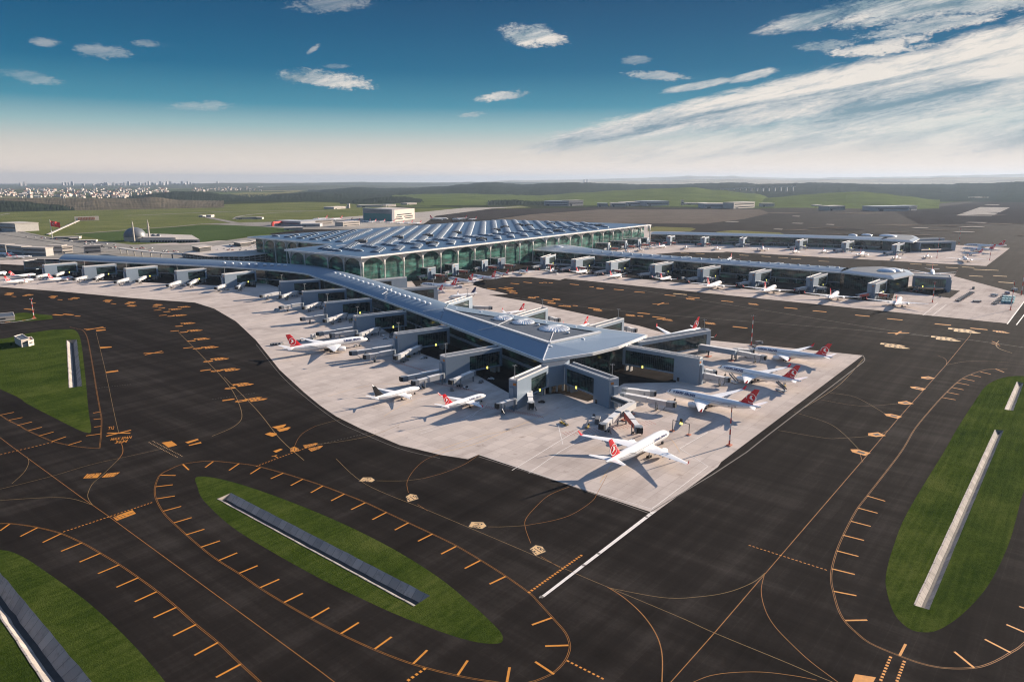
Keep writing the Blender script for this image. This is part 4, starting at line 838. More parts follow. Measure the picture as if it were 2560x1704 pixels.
# ---- piers: a curved metal roof on glass walls
def resample(pts, n):
    P = [V2(p) for p in pts]; L = [0]
    for a, b in zip(P, P[1:]): L.append(L[-1] + (b - a).length)
    out = []
    for i in range(n):
        s = L[-1] * i / (n - 1); k = max(j for j in range(len(P)) if L[j] <= s + 1e-6); k = min(k, len(P) - 2)
        out.append(P[k].lerp(P[k + 1], (s - L[k]) / max(1e-6, L[k + 1] - L[k])))
    return out
def pier_body(root, near, far, ze, crown, glass='glass_pier', inset_w=5.0, louvres=False):
    """near/far: eave lines with matching stations"""
    org = root.location.copy(); n = len(near); mb = MB(); rg = []; N = 10
    for a, b in zip(near, far): rg.append([(*(a.lerp(b, t / N))[:2], ze + (crown - ze) * math.sin(math.pi * t / N) ** .75) for t in range(N + 1)])
    mb.loft(rg, closed=False, cap=False); adopt(mb.build('roof', 'pier_roof', None, smooth='angle'), root, org)
    mb = MB()
    for side in (near, far): mb.loft([[(*p[:2], ze - 1.6), (*p[:2], ze + .25), (*(p.lerp(q, .03))[:2], ze + .35), (*(p.lerp(q, .03))[:2], ze - 1.6)] for p, q in zip(side, far if side is near else near)])
    adopt(mb.build('eave', 'fascia'), root, org)
    mb = MB(); mb.loft([[(*p[:2], ze - 1.2) for p in (a, b)] for a, b in zip(near, far)], closed=False, cap=False); adopt(mb.build('soffit', 'cladding'), root, org)
    mb = MB(); u = 0
    wn = [a.lerp(b, min(.3, inset_w / max(1, (b - a).length))) for a, b in zip(near, far)]; wf = [b.lerp(a, min(.3, inset_w / max(1, (b - a).length))) for a, b in zip(near, far)]
    for line in (wn, wf):
        u = 0
        for p, q in zip(line, line[1:]):
            L = (q - p).length; f = [(p.x, p.y, 0), (q.x, q.y, 0), (q.x, q.y, ze - 1.2), (p.x, p.y, ze - 1.2)]; uv = [(u, 0), (u + L, 0), (u + L, ze), (u, ze)]; mb.face(f, 0, uv); u += L
    for k in (0, -1):
        p, q = wn[k], wf[k]; L = (q - p).length; mb.face([(p.x, p.y, 0), (q.x, q.y, 0), (q.x, q.y, ze - 1.2), (p.x, p.y, ze - 1.2)], 0, [(0, 0), (L, 0), (L, ze), (0, ze)])
    adopt(mb.build('glass_wall', glass), root, org)
    mb = MB()      # pale floor edge band and slim columns along the glass
    for p, q in zip(wn, wn[1:]): mb.beam((*p[:2], 6.2), (*q[:2], 6.2), .5, 1.1)
    adopt(mb.build('floor_edge', 'louvre'), root, org)
    out = [p + (p - w).normalized() * .4 for p, w in zip(wn, wf)]
    for line in resample(out, int(sum((b - a).length for a, b in zip(out, out[1:])) / 26))[1:-1]:
        m = MB(); m.tube([(*line[:2], 0), (*line[:2], 6)], .55, 8); adopt(m.build('column', 'concrete'), root, org)
    return wn, wf
ZE = 20.0
f_near = [V2(S(*p, ZE)) for p in [(147, 648), (300, 655), (460, 662), (560, 667), (640, 672), (705, 677), (764, 684), (790, 693), (861, 715), (985, 760), (1100, 802)]]
f_far = [V2(S(*p, ZE)) for p in [(179, 640), (340, 646), (500, 652), (600, 656), (690, 661), (800, 668), (880, 686), (945, 704), (1006, 724), (1081, 747), (1122, 761)]]
pierF = empty('pier_building', (*f_near[8][:2], 0), 0, 'near pier with long curved blue metal roof ending in a three-domed triangle', 'airport pier', ); PO = pierF.location.copy()
fn, ff = densify(f_near, 4), densify(f_far, 4)
pier_body(pierF, fn, ff, ZE, 25.0, 'glass_dark')
ARC = [(*(fn[-1].lerp(ff[-1], t / 12))[:2], ZE + 5.0 * math.sin(math.pi * t / 12) ** .75) for t in range(13)]
# hammerhead: hipped roof planes round a sunken dark deck with three domes
H = lambda px, z=ZE: S(*px, z)
eL0, eTip, eF1, eF2, eR = H((1100, 802)), H((1357, 900)), H((1480, 882)), H((1545, 866)), H((1617, 837)); eR0 = H((1122, 761)); farE = [H(p) for p in [(1122, 761), (1204, 775), (1281, 787), (1400, 807), (1540, 826), (1617, 837)]]
r0, r1, r2 = S(1113, 772, 25.5), S(1373, 857, 26.5), S(1500, 830, 26.0)
mb = MB(); mb.face([eL0, eTip, r1, r0]); mb.face([eTip, eF1, eF2, eR, r2, r1])
top = [r0.lerp(r2, t) for t in (0, .2, .4, .7, .9, 1.0)]
for i in range(5): mb.face([farE[i], top[i], top[i + 1], farE[i + 1]])
mb.face(ARC + [eR0, r0, eL0][::1]); mb.face(([*ARC, eR0, r0, eL0])[::-1])
adopt(mb.build('roof', 'pier_roof'), pierF, PO)
mb = MB(); dz = Vector((0, 0, -.6)); mb.face([r0 + dz, r1 + dz, r2 + dz]); adopt(mb.build('roof_deck', 'roof_deck'), pierF, PO)
beam_part(pierF, PO, 'roof_gutter', 'fascia', r0 + Vector((0, 0, .2)), r1 + Vector((0, 0, .2)), 2.6, 1.2); beam_part(pierF, PO, 'roof_gutter', 'fascia', r1 + Vector((0, 0, .2)), r2 + Vector((0, 0, .2)), 2.6, 1.2)
beam_part(pierF, PO, 'roof_seam', 'fascia', r1 + Vector((0, 0, .1)), eTip + Vector((0, 0, .2)), .7, .4); beam_part(pierF, PO, 'roof_seam', 'fascia', r1 + dz * .8, S(1385, 826, 25.8), .5, .3)
for a_, b_, z0, z1 in [((1185, 829), (1238, 816), 20.4, 26.2), ((1240, 815), (1275, 799), 26, 26), ((955, 736), (980, 722), 24.4, 25), ((1058, 778), (1112, 770), 22.5, 25.6)]: beam_part(pierF, PO, 'roof_seam', 'fascia', S(*a_, z0) + Vector((0, 0, .3)), S(*b_, z1) + Vector((0, 0, .3)), .6, .3)
mb = MB(); edge = [eL0, eTip, eF1, eF2, eR] + farE[-2:0:-1]
for a, b in zip(edge, edge[1:]): mb.beam(a + Vector((0, 0, -.8)), b + Vector((0, 0, -.8)), 1.3, 2.0)
adopt(mb.build('eave', 'fascia'), pierF, PO)
hl = [V2(p) for p in (eL0, eTip, eF1, eF2, eR, *farE[-2::-1])]; hi = inset(hl, 6.5)
mb = MB(); mb.prism(hi, 0, ZE - 1.6); adopt(mb.build('glass_wall', 'glass_dark'), pierF, PO)
mb = MB(); mb.sheet([inset(hl, .5)], ZE - 1.5, flip=True); adopt(mb.build('soffit', 'cladding'), pierF, PO)
for zz, hh in ((17.6, 1.6), (8.6, 1.9)):     # pale louvre bands along the gate side wall
    a, b = hi[0], hi[1]; a0 = V2(S(861, 715, ZE)) + (hi[0] - hl[0]); nb = Vector((-(b - a).y, (b - a).x, 0)).normalized() * -.4
    if nb.dot(V2(eTip) - hi[1]) < 0: nb = -nb
    for p, q in ((a0, a), (a, b)): beam_part(pierF, PO, 'louvre', 'louvre', (*(p + nb)[:2], zz), (*(q + nb)[:2], zz), .8, hh)
for px, r in [((1257, 793.5), 8.0), ((1308, 803), 9.2), ((1386, 819), 12.0)]:
    p = S(*px, 26.5); mb = MB(); mb.lathe((p.x, p.y, 25.0), [(r * .94, 0), (r, .7), (r * .93, 1.4), (r * .72, 2.2), (r * .42, 2.8), (r * .15, 3.0), (.1, 3.05)], 28)
    o = adopt(mb.build('dome', 'dome_white', None, smooth=False), pierF, PO)
    rb = MB()
    for j in range(28):
        a = 2 * math.pi * j / 28; rb.tube([(p.x + k * r * math.cos(a), p.y + k * r * math.sin(a), 25.05 + z) for k, z in ((1.0, .7), (.93, 1.4), (.72, 2.2), (.42, 2.8))], .12, 4)
    k = rb.build('dome_rib', 'fascia'); k.parent = o
sk = MB(); sk.lathe((0, 0, 0), [(2.3, -.6), (2.3, .5), (1.6, 1.1), (.1, 1.3)], 10); sk0 = sk.build('roof_light', 'dome_white', None, smooth='angle'); first = True
def roof_light(p, par, org, k=1.0):
    global first
    o = sk0 if first else sk0.copy()
    if not first: COL.objects.link(o)
    first = False; o.location = p; o.scale = (k, k, k); adopt(o, par, org)
RL = [(836, 682), (848, 685), (859, 689), (870, 693), (881, 696), (893, 700), (905, 704), (918, 708), (929, 711), (945, 717), (957, 720), (965, 724), (975, 727), (985, 731), (996, 735), (1009, 739), (1020, 742), (1033, 746), (1045, 750), (1059, 755), (1072, 759)]
for px in RL: roof_light(S(*px, 25.0), pierF, PO, 1.0)
for px in [(662, 661), (680, 661.5), (697, 662), (713, 663), (560, 657), (580, 658), (600, 659), (620, 660), (640, 660.5)]: roof_light(S(*px, 25), pierF, PO, 1.1)
for px, z in [((1107, 777), 24), ((1147, 789), 23.6), ((1198, 806), 23.4), ((1254, 826), 23.6), ((1306, 843), 23.5), ((1376, 866), 24.5), ((1457, 847), 24.5), ((1345, 811), 26), ((1420, 831), 26), ((1140, 771), 22.4), ((1202, 780), 22.6), ((1280, 792), 22.8), ((1363, 805), 22.8), ((1438, 817), 22.8)]: roof_light(S(*px, z + .3), pierF, PO, .62)

def straight_pier(name_label, near_px, width_px, crown, zeave=ZE):
    near = [V2(S(*p, zeave)) for p in near_px]; far = []
    for p, w in zip(near, width_px): far.append(p + w)
    root = empty('pier_building', (*near[0][:2], 0), 0, name_label, 'airport pier'); wn = pier_body(root, near, far, zeave, crown); return root, near, far
p2n = [(1302, 621.5), (1400, 629), (1500, 636.5), (1600, 644), (1720, 653), (1900, 666), (2100, 680.5)]
pier2, n2, f2 = straight_pier('middle pier with bright curved roof and a long dark glass wall facing the inner taxiway', p2n, [Vector((w, 8 if i == 0 else 0, 0)) for i, w in enumerate((125, 86, 52, 44, 44, 44, 48))], 23.4)
P2O = pier2.location.copy()
def pier_tip(root, org, pts, zr, ridge_px):
    """faceted pier end: polygon of eave points, hipped to a dark glass deck"""
    P = [V2(p) for p in pts]; mb = MB(); mb.prism(P, ZE - 1.4, ZE + .4); adopt(mb.build('eave', 'fascia'), root, org)
    mb = MB(); q = inset(P, 9); n = len(P)
    for i in range(n): mb.face([(*P[i][:2], ZE + .41), (*P[(i + 1) % n][:2], ZE + .41), (*q[(i + 1) % n][:2], zr), (*q[i][:2], zr)])
    adopt(mb.build('roof', 'pier_roof'), root, org); mb = MB(); mb.sheet([q], zr - .05); adopt(mb.build('roof_deck', 'roof_deck'), root, org)
    mb = MB(); mb.prism(inset(P, 5), 0, ZE - 1.4); adopt(mb.build('glass_wall', 'glass_pier'), root, org)
tip2 = [S(*p, ZE) for p in [(2100, 680.5), (2235, 696.7), (2285, 686), (2272, 676), (2200, 668)]]; tip2.append(V2(f2[-1]) + Vector((10, 0, 0)))
pier_tip(pier2, P2O, tip2, 22.5, None)
for px in [(2217, 673), (2234, 672)]:
    p = S(*px, 25); mb = MB(); mb.lathe((p.x, p.y, 22.5), [(11, 0), (10.6, 1), (8, 2.6), (4, 3.6), (.1, 3.9)], 20); adopt(mb.build('dome', 'dome_white', None, smooth='angle'), pier2, P2O)
pp = [(1480 + 24.6 * i, 627.5 + 1.62 * i) for i in range(26)]
for i, px in enumerate(pp): roof_light(S(px[0], px[1] + .6, 23.6), pier2, P2O, .9)
for px in [(1345, 613.5), (1397, 616)]:
    p = S(*px, 24); mb = MB(); mb.lathe((p.x, p.y, 22.6), [(9, 0), (8.6, .8), (6, 2.0), (.1, 2.8)], 18); adopt(mb.build('dome', 'dome_white', None, smooth='angle'), pier2, P2O)
p3n = [(1624, 584.5), (1700, 585.6), (1800, 588), (1900, 590.5), (2000, 593), (2100, 595.8), (2200, 600.3)]
pier3, n3, f3 = straight_pier('farthest pier with pale curved roof and dark glass wall behind the inner apron', p3n, [Vector((52, 0, 0))] * 6 + [Vector((70, 0, 0))], 23.6)
P3O = pier3.location.copy()
pier_tip(pier3, P3O, [V2(n3[-1])] + [S(*p, ZE) for p in [(2283, 605.5), (2299, 597), (2287, 590.5), (2230, 587.5)]] + [V2(f3[-1])], 22.5, None)
for px, r in [((2132, 586), 9), ((2167, 585.5), 11), ((2220, 587), 17)]:
    p = S(*px, 25); mb = MB(); mb.lathe((p.x, p.y, 22.6), [(r, 0), (r * .96, 1), (r * .7, 2.8), (.1, 4.0)], 20); adopt(mb.build('dome', 'dome_white', None, smooth='angle'), pier3, P3O)

# ---- gate buildings: solid end block, glazed bridge on stilts, parapet round a sunken roof
ZG = 18.8
WINGS = {}
def gate_wing(root, E, Bp, w, solid, glass='glass_dark', ztop=ZG, zl=5.6, zu=15.6):
    """E: near top corner of the outer end, Bp: near top corner where it meets the pier"""
    org = root.location.copy(); E, Bp = V2(E), V2(Bp); d = (Bp - E).normalized(); L = (Bp - E).length; n = Vector((-d.y, d.x, 0))
    if n.dot(E) < 0: n = -n
    q = lambda s, t: E + d * s + n * t
    quad = lambda s0, s1, t0, t1: [q(s0, t0), q(s1, t0), q(s1, t1), q(s0, t1)]
    sl = L * solid
    P = lambda name, m, fn, par=None: (lambda mb: (fn(mb), adopt(mb.build(name, m), root, org))[1])(MB())
    P('end_block', 'cladding', lambda mb: mb.prism(quad(0, sl, 0, w), 0, ztop - .9))
    P('glazing', glass, lambda mb: mb.prism(quad(sl, L - .5, .35, w - .35), zl, zu))
    P('fascia_beam', 'cladding', lambda mb: mb.prism(quad(sl, L, 0, w), zu, ztop - .9))
    P('floor_slab', 'cladding', lambda mb: mb.prism(quad(sl, L, .05, w - .05), zl - 1.1, zl))
    P('pier_joint', 'cladding', lambda mb: mb.prism(quad(L - 2.4, L - .1, -.02, w + .02), zl, zu))
    def par(mb):
        for a, b in ((q(0, .35), q(L, .35)), (q(L, w - .35), q(0, w - .35)), (q(.35, w), q(.35, 0))): mb.beam((*a[:2], ztop - .45), (*b[:2], ztop - .45), .7, .9)
    P('parapet', 'fascia', par); P('roof', 'roof_deck', lambda mb: mb.sheet([quad(.7, L, .7, w - .7)], ztop - .8))
    for s in (L - 3, L - 6.5): P('column', 'concrete', lambda mb: mb.prism(quad(s, s + 1.2, 1, w - 1), 0, zl - 1.1))
    P('stair_tower', 'cladding', lambda mb: mb.prism(quad(-1.6, -.02, w * .35, w * .8), 0, ztop - 5))
    P('door', 'door_dark', lambda mb: mb.box((*(q(sl * .8, -.05))[:2], 1.3), (1.8, .12, 2.6), math.atan2(d.y, d.x)))
    P('gate_sign', 'sign_orange', lambda mb: mb.box((*(q(-.08, w * .3))[:2], ztop - 3.2), (.12, 2.2, 1.5), math.atan2(d.y, d.x)))
    P('exit_sign', 'sign_yellow', lambda mb: mb.box((*(q(L * .72, -.02))[:2], zl - .3), (1.0, .12, 1.7), math.atan2(d.y, d.x)))
    return q, d, n, L, w
def gate(px_end, px_base, w, solid, label, group, z=ZG, **k):
    E, Bp = S(*px_end, z), S(*px_base, z); root = empty('gate_building', (E.x, E.y, 0), 0, label, 'gate building', group); f = gate_wing(root, E, Bp, w, solid, ztop=z, **k); WINGS[label] = f; return f
GL = 'gate buildings along the near pier'; ORD = ['first', 'second', 'third', 'fourth', 'fifth', 'sixth', 'seventh', 'eighth', 'ninth']
LW = [((1114, 891), (1256, 866), .41), ((994, 834), (1124, 816.5), .37), ((890.6, 790.6), (1016, 777), .36), ((815, 756.5), (930, 746), .35), ((757, 729), (866, 722), .34), ((700, 704), (801, 698), .34)]
left_w = [gate(e, b, 7.5, s, 'blue-grey gate building, %s from the triangular tip on the black-finned airliner side' % ORD[i], GL) for i, (e, b, s) in enumerate(LW)]
GA = 'gate buildings along the left arm'
AW = [((561, 685), (640, 676.5)), ((441, 677), (516, 670.5)), ((314, 671), (394, 664)), ((209, 666), (291, 659.5)), ((110, 662), (193, 655.5))]
arm_w = [gate(e, b, 7.5, .37, 'sunlit pale gate building, %s along the curved pier arm counted from the bend' % ORD[i], GA) for i, (e, b) in enumerate(AW)]
GF = 'gate buildings behind the near pier'
far_w = [gate(e, b, w, s, l, GF) for e, b, w, s, l in [((1370, 768.4), (1290, 792), 7, .08, 'gate building showing over the triangular roof beside the smallest dome'), ((1560.6, 794.8), (1490, 815), 7, .08, 'gate building showing over the triangular roof beside the largest dome'), ((1181, 739.5), (1122, 758), 7, .16, 'grey gate building where the near pier roof begins to widen'),
      ((1093.5, 715), (1000, 722), 7, .1, 'grey gate building beside the dark-navy-finned airliner'), ((1017, 692), (930, 700), 7, .45, 'grey gate building at the foot of the arched terminal corner'), ((1778, 824), (1600, 854), 8, .06, 'long gate building with a green glass band behind the pier tip')]]
fork = empty('gate_building', (*S(1411, 907, ZG)[:2], 0), 0, 'forked gate building in front of the pier tip with two prongs', 'gate building', 'gate buildings at the pier tip')
qa = gate_wing(fork, S(1293, 949, ZG), S(1371, 914.5, ZG), 6.0, .44); qb = gate_wing(fork, S(1524, 947, ZG), S(1411.5, 907.5, ZG), 7.5, .33)
FO = fork.location.copy(); mb = MB(); ctr = [S(*p, ZG) for p in [(1371, 914.5), (1411.5, 907.5), (1424, 896), (1400, 888), (1352, 908)]]; mb.prism(ctr, 4.5, ZG - .8, 0); adopt(mb.build('centre_block', 'cladding'), fork, FO)
mb = MB(); mb.sheet([inset([V2(p) for p in ctr], .4)], ZG - .7); adopt(mb.build('roof', 'roof_deck'), fork, FO)
for t in (.15, .55, .95): p = V2(ctr[0]).lerp(V2(ctr[1]), t); mb = MB(); mb.tube([(p.x + .8, p.y + .8, 0), (p.x + .8, p.y + .8, 4.5)], .8, 10); adopt(mb.build('column', 'concrete'), fork, FO)
r1w = gate((1749, 895), (1557, 863), 5.5, .31, 'tall gate building with green-lit glass reaching toward the three lined-up airliners', 'gate buildings at the pier tip')
GM = 'gate buildings along the middle pier'
MW = [((1364, 643), (1390, 635)), ((1440, 648.7), (1487, 640.5)), ((1528, 655.5), (1576, 645.5)), ((1638, 662), (1684, 653.8)), ((1758.6, 672), (1802, 663.6)), ((1889, 682), (1929, 672.5)), ((2034.5, 694), (2070, 682.5)), ((2190, 709), (2219, 698.6))]
mid_w = [gate(e, b, 9.0, .36, 'grey gate building, %s along the middle pier counted from the arched terminal' % ORD[i], GM) for i, (e, b) in enumerate(MW)]
GX = 'gate buildings along the far pier'
XW = [((1676, 591), (1688, 588.5)), ((1762, 594), (1773, 591)), ((1859, 595.5), (1868, 592)), ((2000, 601), (2020, 597)), ((2116, 606.5), (2136, 601)), ((2243, 612.5), (2262, 606.5))]
xw_w = [gate(e, b, 9.0, .4, 'small grey gate building, %s along the farthest pier counted from the terminal' % ORD[i], GX) for i, (e, b) in enumerate(XW)]
GB = 'gate buildings behind the middle pier'
for i, (e, b) in enumerate([((1729, 641), (1690, 646)), ((1839, 649), (1800, 654)), ((1960, 656.5), (1920, 662)), ((2091, 666), (2050, 671))]): gate(e, b, 9, .3, 'roof of a gate building showing above the middle pier, %s from the terminal' % ORD[i], GB)
gate((2379, 693), (2284, 688), 26, .13, 'wide gate building with lit green glass joined to the middle pier tip', GB, glass='glass_green'); gate((2391, 603), (2300, 605), 24, .12, 'wide glass gate building joined to the far pier tip', GX); gate((2362, 595), (2300, 597), 14, .1, 'low glass gate building behind the far pier tip', GX)
GT = 'gate buildings along the arched terminal front'
TW = [((1069, 669.5), (1022, 664.5)), ((1131, 660.5), (1083, 657)), ((1205, 651), (1157, 647.5)), ((1245, 646), (1201, 641.5)), ((1521, 607.5), (1471, 606)), ((1564, 602.5), (1513, 601)), ((1596, 598.5), (1549, 596.5)), ((1618, 595), (1577, 593.5))]
term_w = [gate(e, b, 16, .04, 'glass gate building under the terminal arches, %s from the terminal corner' % ORD[i], GT, 17.0, glass='glass_pier') for i, (e, b) in enumerate(TW)]
o = gate((58, 652.5), (150, 653), 30, .02, 'low glass pier end at the tip of the curved arm', GA, 16.0, glass='glass_pier')
# ------------------------------------------------------------------ boarding bridges, masts, vehicles
mat('bridge_white', (.50, .49, .48), .5, .1, var=.06); mat('bridge_grey', (.20, .22, .24), .5, .2, var=.08); mat('bridge_red', (.55, .10, .06), .5, var=.06); mat('pink_base', (.45, .16, .10), .8, var=.15); mat('rubber', (.02, .02, .02), .9)
mat('mast_red', (.55, .03, .02), .5); mat('mast_white', (.65, .63, .6), .5); mat('van_white', (.6, .59, .57), .35); mat('car_black', (.02, .02, .025), .3); mat('car_blue', (.03, .07, .18), .35); mat('loader_yellow', (.45, .33, .06), .5); mat('truck_grey', (.14, .14, .14), .5); mat('truck_teal', (.22, .42, .45), .5); mat('car_red', (.35, .04, .03), .4); mat('steel', (.25, .26, .27), .4, .6)
def bridge(p0, p1, label, group, colour='bridge_white', z0=6.0, z1=5.2):
    """rotunda at p0 on the gate building, telescoping tunnel, cab at p1, wheeled lift column"""
    a, b = V2(p0), V2(p1); d = (b - a).normalized(); L = (b - a).length; n = Vector((-d.y, d.x, 0)); root = empty('boarding_bridge', (a.x, a.y, 0), 0, label, 'boarding bridge', group); org = root.location.copy()
    zz = lambda t: z0 + (z1 - z0) * t
    P = lambda name, m, fn: (lambda mb: (fn(mb), adopt(mb.build(name, m), root, org))[1])(MB())
    q = lambda t, z=0: (*(a + d * (L * t))[:2], zz(t) + z)
    P('rotunda', 'bridge_grey', lambda mb: mb.lathe((a.x, a.y, 0), [(.55, 0), (.55, z0 - 1.6), (2.1, z0 - 1.6), (2.1, z0 + 1.7), (.2, z0 + 1.9)], 14))
    P('tunnel', colour, lambda mb: (mb.beam(q(0), q(.5), 3.4, 3.2), mb.beam(q(.48, -.05), q(.9, -.05), 2.9, 2.7)))
    P('roof_rail', 'mast_white', lambda mb: (mb.beam(q(0, 1.7), q(.5, 1.7), 3.5, .15), mb.beam(q(.5, 1.42), q(.88, 1.42), 3.0, .15)))
    cab = P('cab', 'bridge_grey', lambda mb: mb.prism([(a + d * (L * .88) + n * -2.1), (a + d * (L * 1.0) + n * -2.3), (a + d * (L + 1.6) + n * .2), (a + d * (L * 1.0) + n * 2.0), (a + d * (L * .88) + n * 2.0)], z1 - 1.7, z1 + 1.7))
    k = MB(); k.beam(q(1.0, 0), (*(a + d * (L + 1.75))[:2], z1), 3.3, 2.9); c = k.build('canopy', 'rubber'); c.parent = cab
    c = (a + d * (L * .68))
    leg = P('lift_column', 'steel', lambda mb: (mb.box((*(c + n * 1.7)[:2], 2.9), (.5, .5, 5.6)), mb.box((*(c - n * 1.7)[:2], 2.9), (.5, .5, 5.6)), mb.beam((*(c + n * 1.7)[:2], 1.0), (*(c - n * 1.7)[:2], 1.0), .6, .5)))
    for s in (1, -1):
        k = MB(); w = c + n * .9 * s; k.loft([[(w.x + d.x * .7 * r * math.cos(t) + n.x * o, w.y + d.y * .7 * r * math.cos(t) + n.y * o, .82 + .7 * r * math.sin(t)) for t in [2 * math.pi * j / 12 for j in range(12)]] for o, r in ((-.3, .9), (-.25, 1), (.25, 1), (.3, .9))]); w_ = k.build('wheel', 'tyre'); w_.parent = leg
    P('service_stair', 'steel', lambda mb: mb.beam((*(a + d * (L * .9) + n * 2.2)[:2], z1 - 1.3), (*(a + d * (L * .78) + n * 3.4)[:2], .3), .9, .2))
    return root
BL = 'boarding bridges on the near pier'
def pb(px0, px1, label, group=BL, colour='bridge_white', z0=6.0): return bridge(S(*px0, z0), S(*px1, 5.4), label, group, colour, z0)
trip = ['longer outer boarding bridge', 'shorter outer boarding bridge', 'inner boarding bridge']
for where, tr in [('the gate building above the two small airliners', [((1103, 929), (1006, 946)), ((1105, 939), (1036, 956)), ((1183, 932), (1129, 954))]), ('the second gate building from the pier tip', [((982, 868), (879, 882)), ((983, 879), (914, 891)), ((1049, 868), (990, 893))]),
                  ('the gate building beside the long airliner nose', [((888, 821), (796, 834)), ((889, 830), (829, 837)), ((946, 822), (894, 838))])]:
    for t, (a, b) in zip(trip, tr): pb(a, b, t + ' of ' + where, colour='bridge_white')
for where, tr in [('the fourth gate building from the pier tip', [((814, 790), (755, 797)), ((865, 786), (813, 801))]), ('the fifth gate building from the pier tip', [((755, 760), (702, 768)), ((801, 758), (760, 769))]), ('the sixth gate building from the pier tip', [((698, 732), (654, 740)), ((742, 730), (702, 741))])]:
    for t, (a, b) in zip(('outer boarding bridge', 'inner boarding bridge'), tr): pb(a, b, t + ' of ' + where)
BA = 'boarding bridges on the curved arm'
for i, tr in enumerate([[((561, 713), (540, 720)), ((611, 708), (592, 719))], [((450, 704), (419, 713)), ((492, 700), (471, 711))], [((321, 697), (289, 705)), ((363, 692), (343, 702))], [((216, 692), (186, 698)), ((257, 687), (236, 697))], [((120, 686), (88, 692)), ((158, 681), (137, 689))]]):
    for t, (a, b) in zip(('sunlit outer boarding bridge', 'inner boarding bridge'), tr): pb(a, b, '%s of the %s gate building along the curved arm' % (t, ORD[i]), BA)
BT = 'boarding bridges at the pier tip'
pb((1284, 1003), (1246, 1013), 'boarding bridge at the end of the narrower fork prong, pointing at the red-tailed narrow airliner', BT); pb((1324, 984), (1328, 1011), 'short boarding bridge between the two prongs of the forked gate building', BT)
fixed = empty('fixed_corridor', (*S(1527, 993, 6)[:2], 0), 0, 'elbow-shaped glazed corridor on stilts leading from the forked gate building', 'passenger corridor', BT)
FX = fixed.location.copy(); pts = [S(1527, 991, 6.5), S(1583, 1011, 6.5), S(1545, 1034, 6.5)]
mb = MB(); mb.beam(pts[0], pts[1], 4, 3.6); mb.beam(pts[1], pts[2], 4, 3.6); adopt(mb.build('tunnel', 'pale_cladding'), fixed, FX)
mb = MB(); mb.beam(pts[0] + (pts[1] - pts[0]) * .04, pts[0] + (pts[1] - pts[0]) * .93, 4.12, 2.0); adopt(mb.build('glazing', 'glass_dark'), fixed, FX)
for t, (i, j) in ((.5, (0, 1)), (.95, (0, 1)), (.55, (1, 2))):
    p = pts[i].lerp(pts[j], t); mb = MB(); mb.tube([(p.x, p.y, 0), (p.x, p.y, 4.8)], .45, 8); adopt(mb.build('leg', 'plant_dark'), fixed, FX); mb = MB(); mb.prism([(p.x - 2, p.y - 1.5), (p.x + 2, p.y - 1.5), (p.x + 2, p.y + 1.5), (p.x - 2, p.y + 1.5)], .1, .6); adopt(mb.build('plinth', 'pink_base'), fixed, FX)
pb((1545, 1036), (1506, 1065), 'boarding bridge sloping from the elbow corridor toward the parked yellow loaders', BT); pb((1566, 1034), (1598, 1073), 'red-sided boarding bridge from the elbow corridor toward the corner airliner', BT, 'bridge_red')
pb((1562, 976), (1634, 982), 'upper of two pale boarding bridges beside the nearest lined-up airliner', BT); pb((1558, 988), (1683, 1010), 'longer boarding bridge ending under the nose of the nearest lined-up airliner', BT)
pb((1757, 927), (1786, 930), 'short boarding bridge ahead of the middle lined-up airliner', BT); pb((1757, 937), (1820, 948), 'boarding bridge under the nose of the middle lined-up airliner', BT)
fx2 = empty('fixed_corridor', (*S(1755, 868, 6)[:2], 0), 0, 'long straight grey corridor on stilts leading to the farthest lined-up airliner', 'passenger corridor', BT); F2 = fx2.location.copy()
a_, b_ = S(1750, 866, 7), S(1840, 881, 7); mb = MB(); mb.beam(a_, b_, 4, 3.6); adopt(mb.build('tunnel', 'cladding'), fx2, F2); mb = MB(); mb.beam(a_ + Vector((0, 0, 1.9)), b_ + Vector((0, 0, 1.9)), 4.1, .2); adopt(mb.build('roof', 'mast_white'), fx2, F2)
for t in (.25, .9): p = a_.lerp(b_, t); mb = MB(); mb.tube([(p.x, p.y, 0), (p.x, p.y, 5.2)], .6, 8); adopt(mb.build('leg', 'plant_dark'), fx2, F2); mb = MB(); mb.box((p.x, p.y, .35), (5, 4, .5)); adopt(mb.build('plinth', 'pink_base'), fx2, F2)
pb((1841, 881), (1911, 893), 'boarding bridge reaching the door of the farthest lined-up airliner', BT); pb((1838, 876), (1879, 877), 'boarding bridge at the nose tip of the farthest lined-up airliner', BT)
pb((1181, 768), (1227, 769), 'boarding bridge lying on the open concrete behind the near pier', BT); pb((1374, 795), (1396, 799), 'boarding bridge behind the gate building near the smallest roof dome', BT); pb((1566, 821), (1588, 825), 'boarding bridge on the stand behind the largest roof dome', BT)
def wing_bridges(wings, names, group, cols):
    for i, (q, d, n, L, w) in enumerate(wings):
        for side, (s0, t0, s1, t1) in enumerate(((.10, -1.5, .16, -13), (-.06, w * .7, -.42, w + 5))):
            a, b = q(L * s0, t0), q(L * s1, t1); bridge(a, b, '%s boarding bridge of %s' % (('near-side', 'far-side')[side], names(i)), group, cols(i, side))
wing_bridges(mid_w, lambda i: 'the %s gate building along the middle pier' % ORD[i], 'boarding bridges on the middle pier', lambda i, s: 'bridge_red' if (i in (0, 1, 2) and s == 0) or i == 7 else 'bridge_white')
wing_bridges(xw_w, lambda i: 'the %s gate building along the farthest pier' % ORD[i], 'boarding bridges on the far pier', lambda i, s: 'bridge_red' if i in (0, 1) else 'bridge_white')
wing_bridges(term_w, lambda i: 'the %s gate building under the terminal arches' % ORD[i], 'boarding bridges on the terminal front', lambda i, s: 'bridge_red' if s else 'bridge_white')

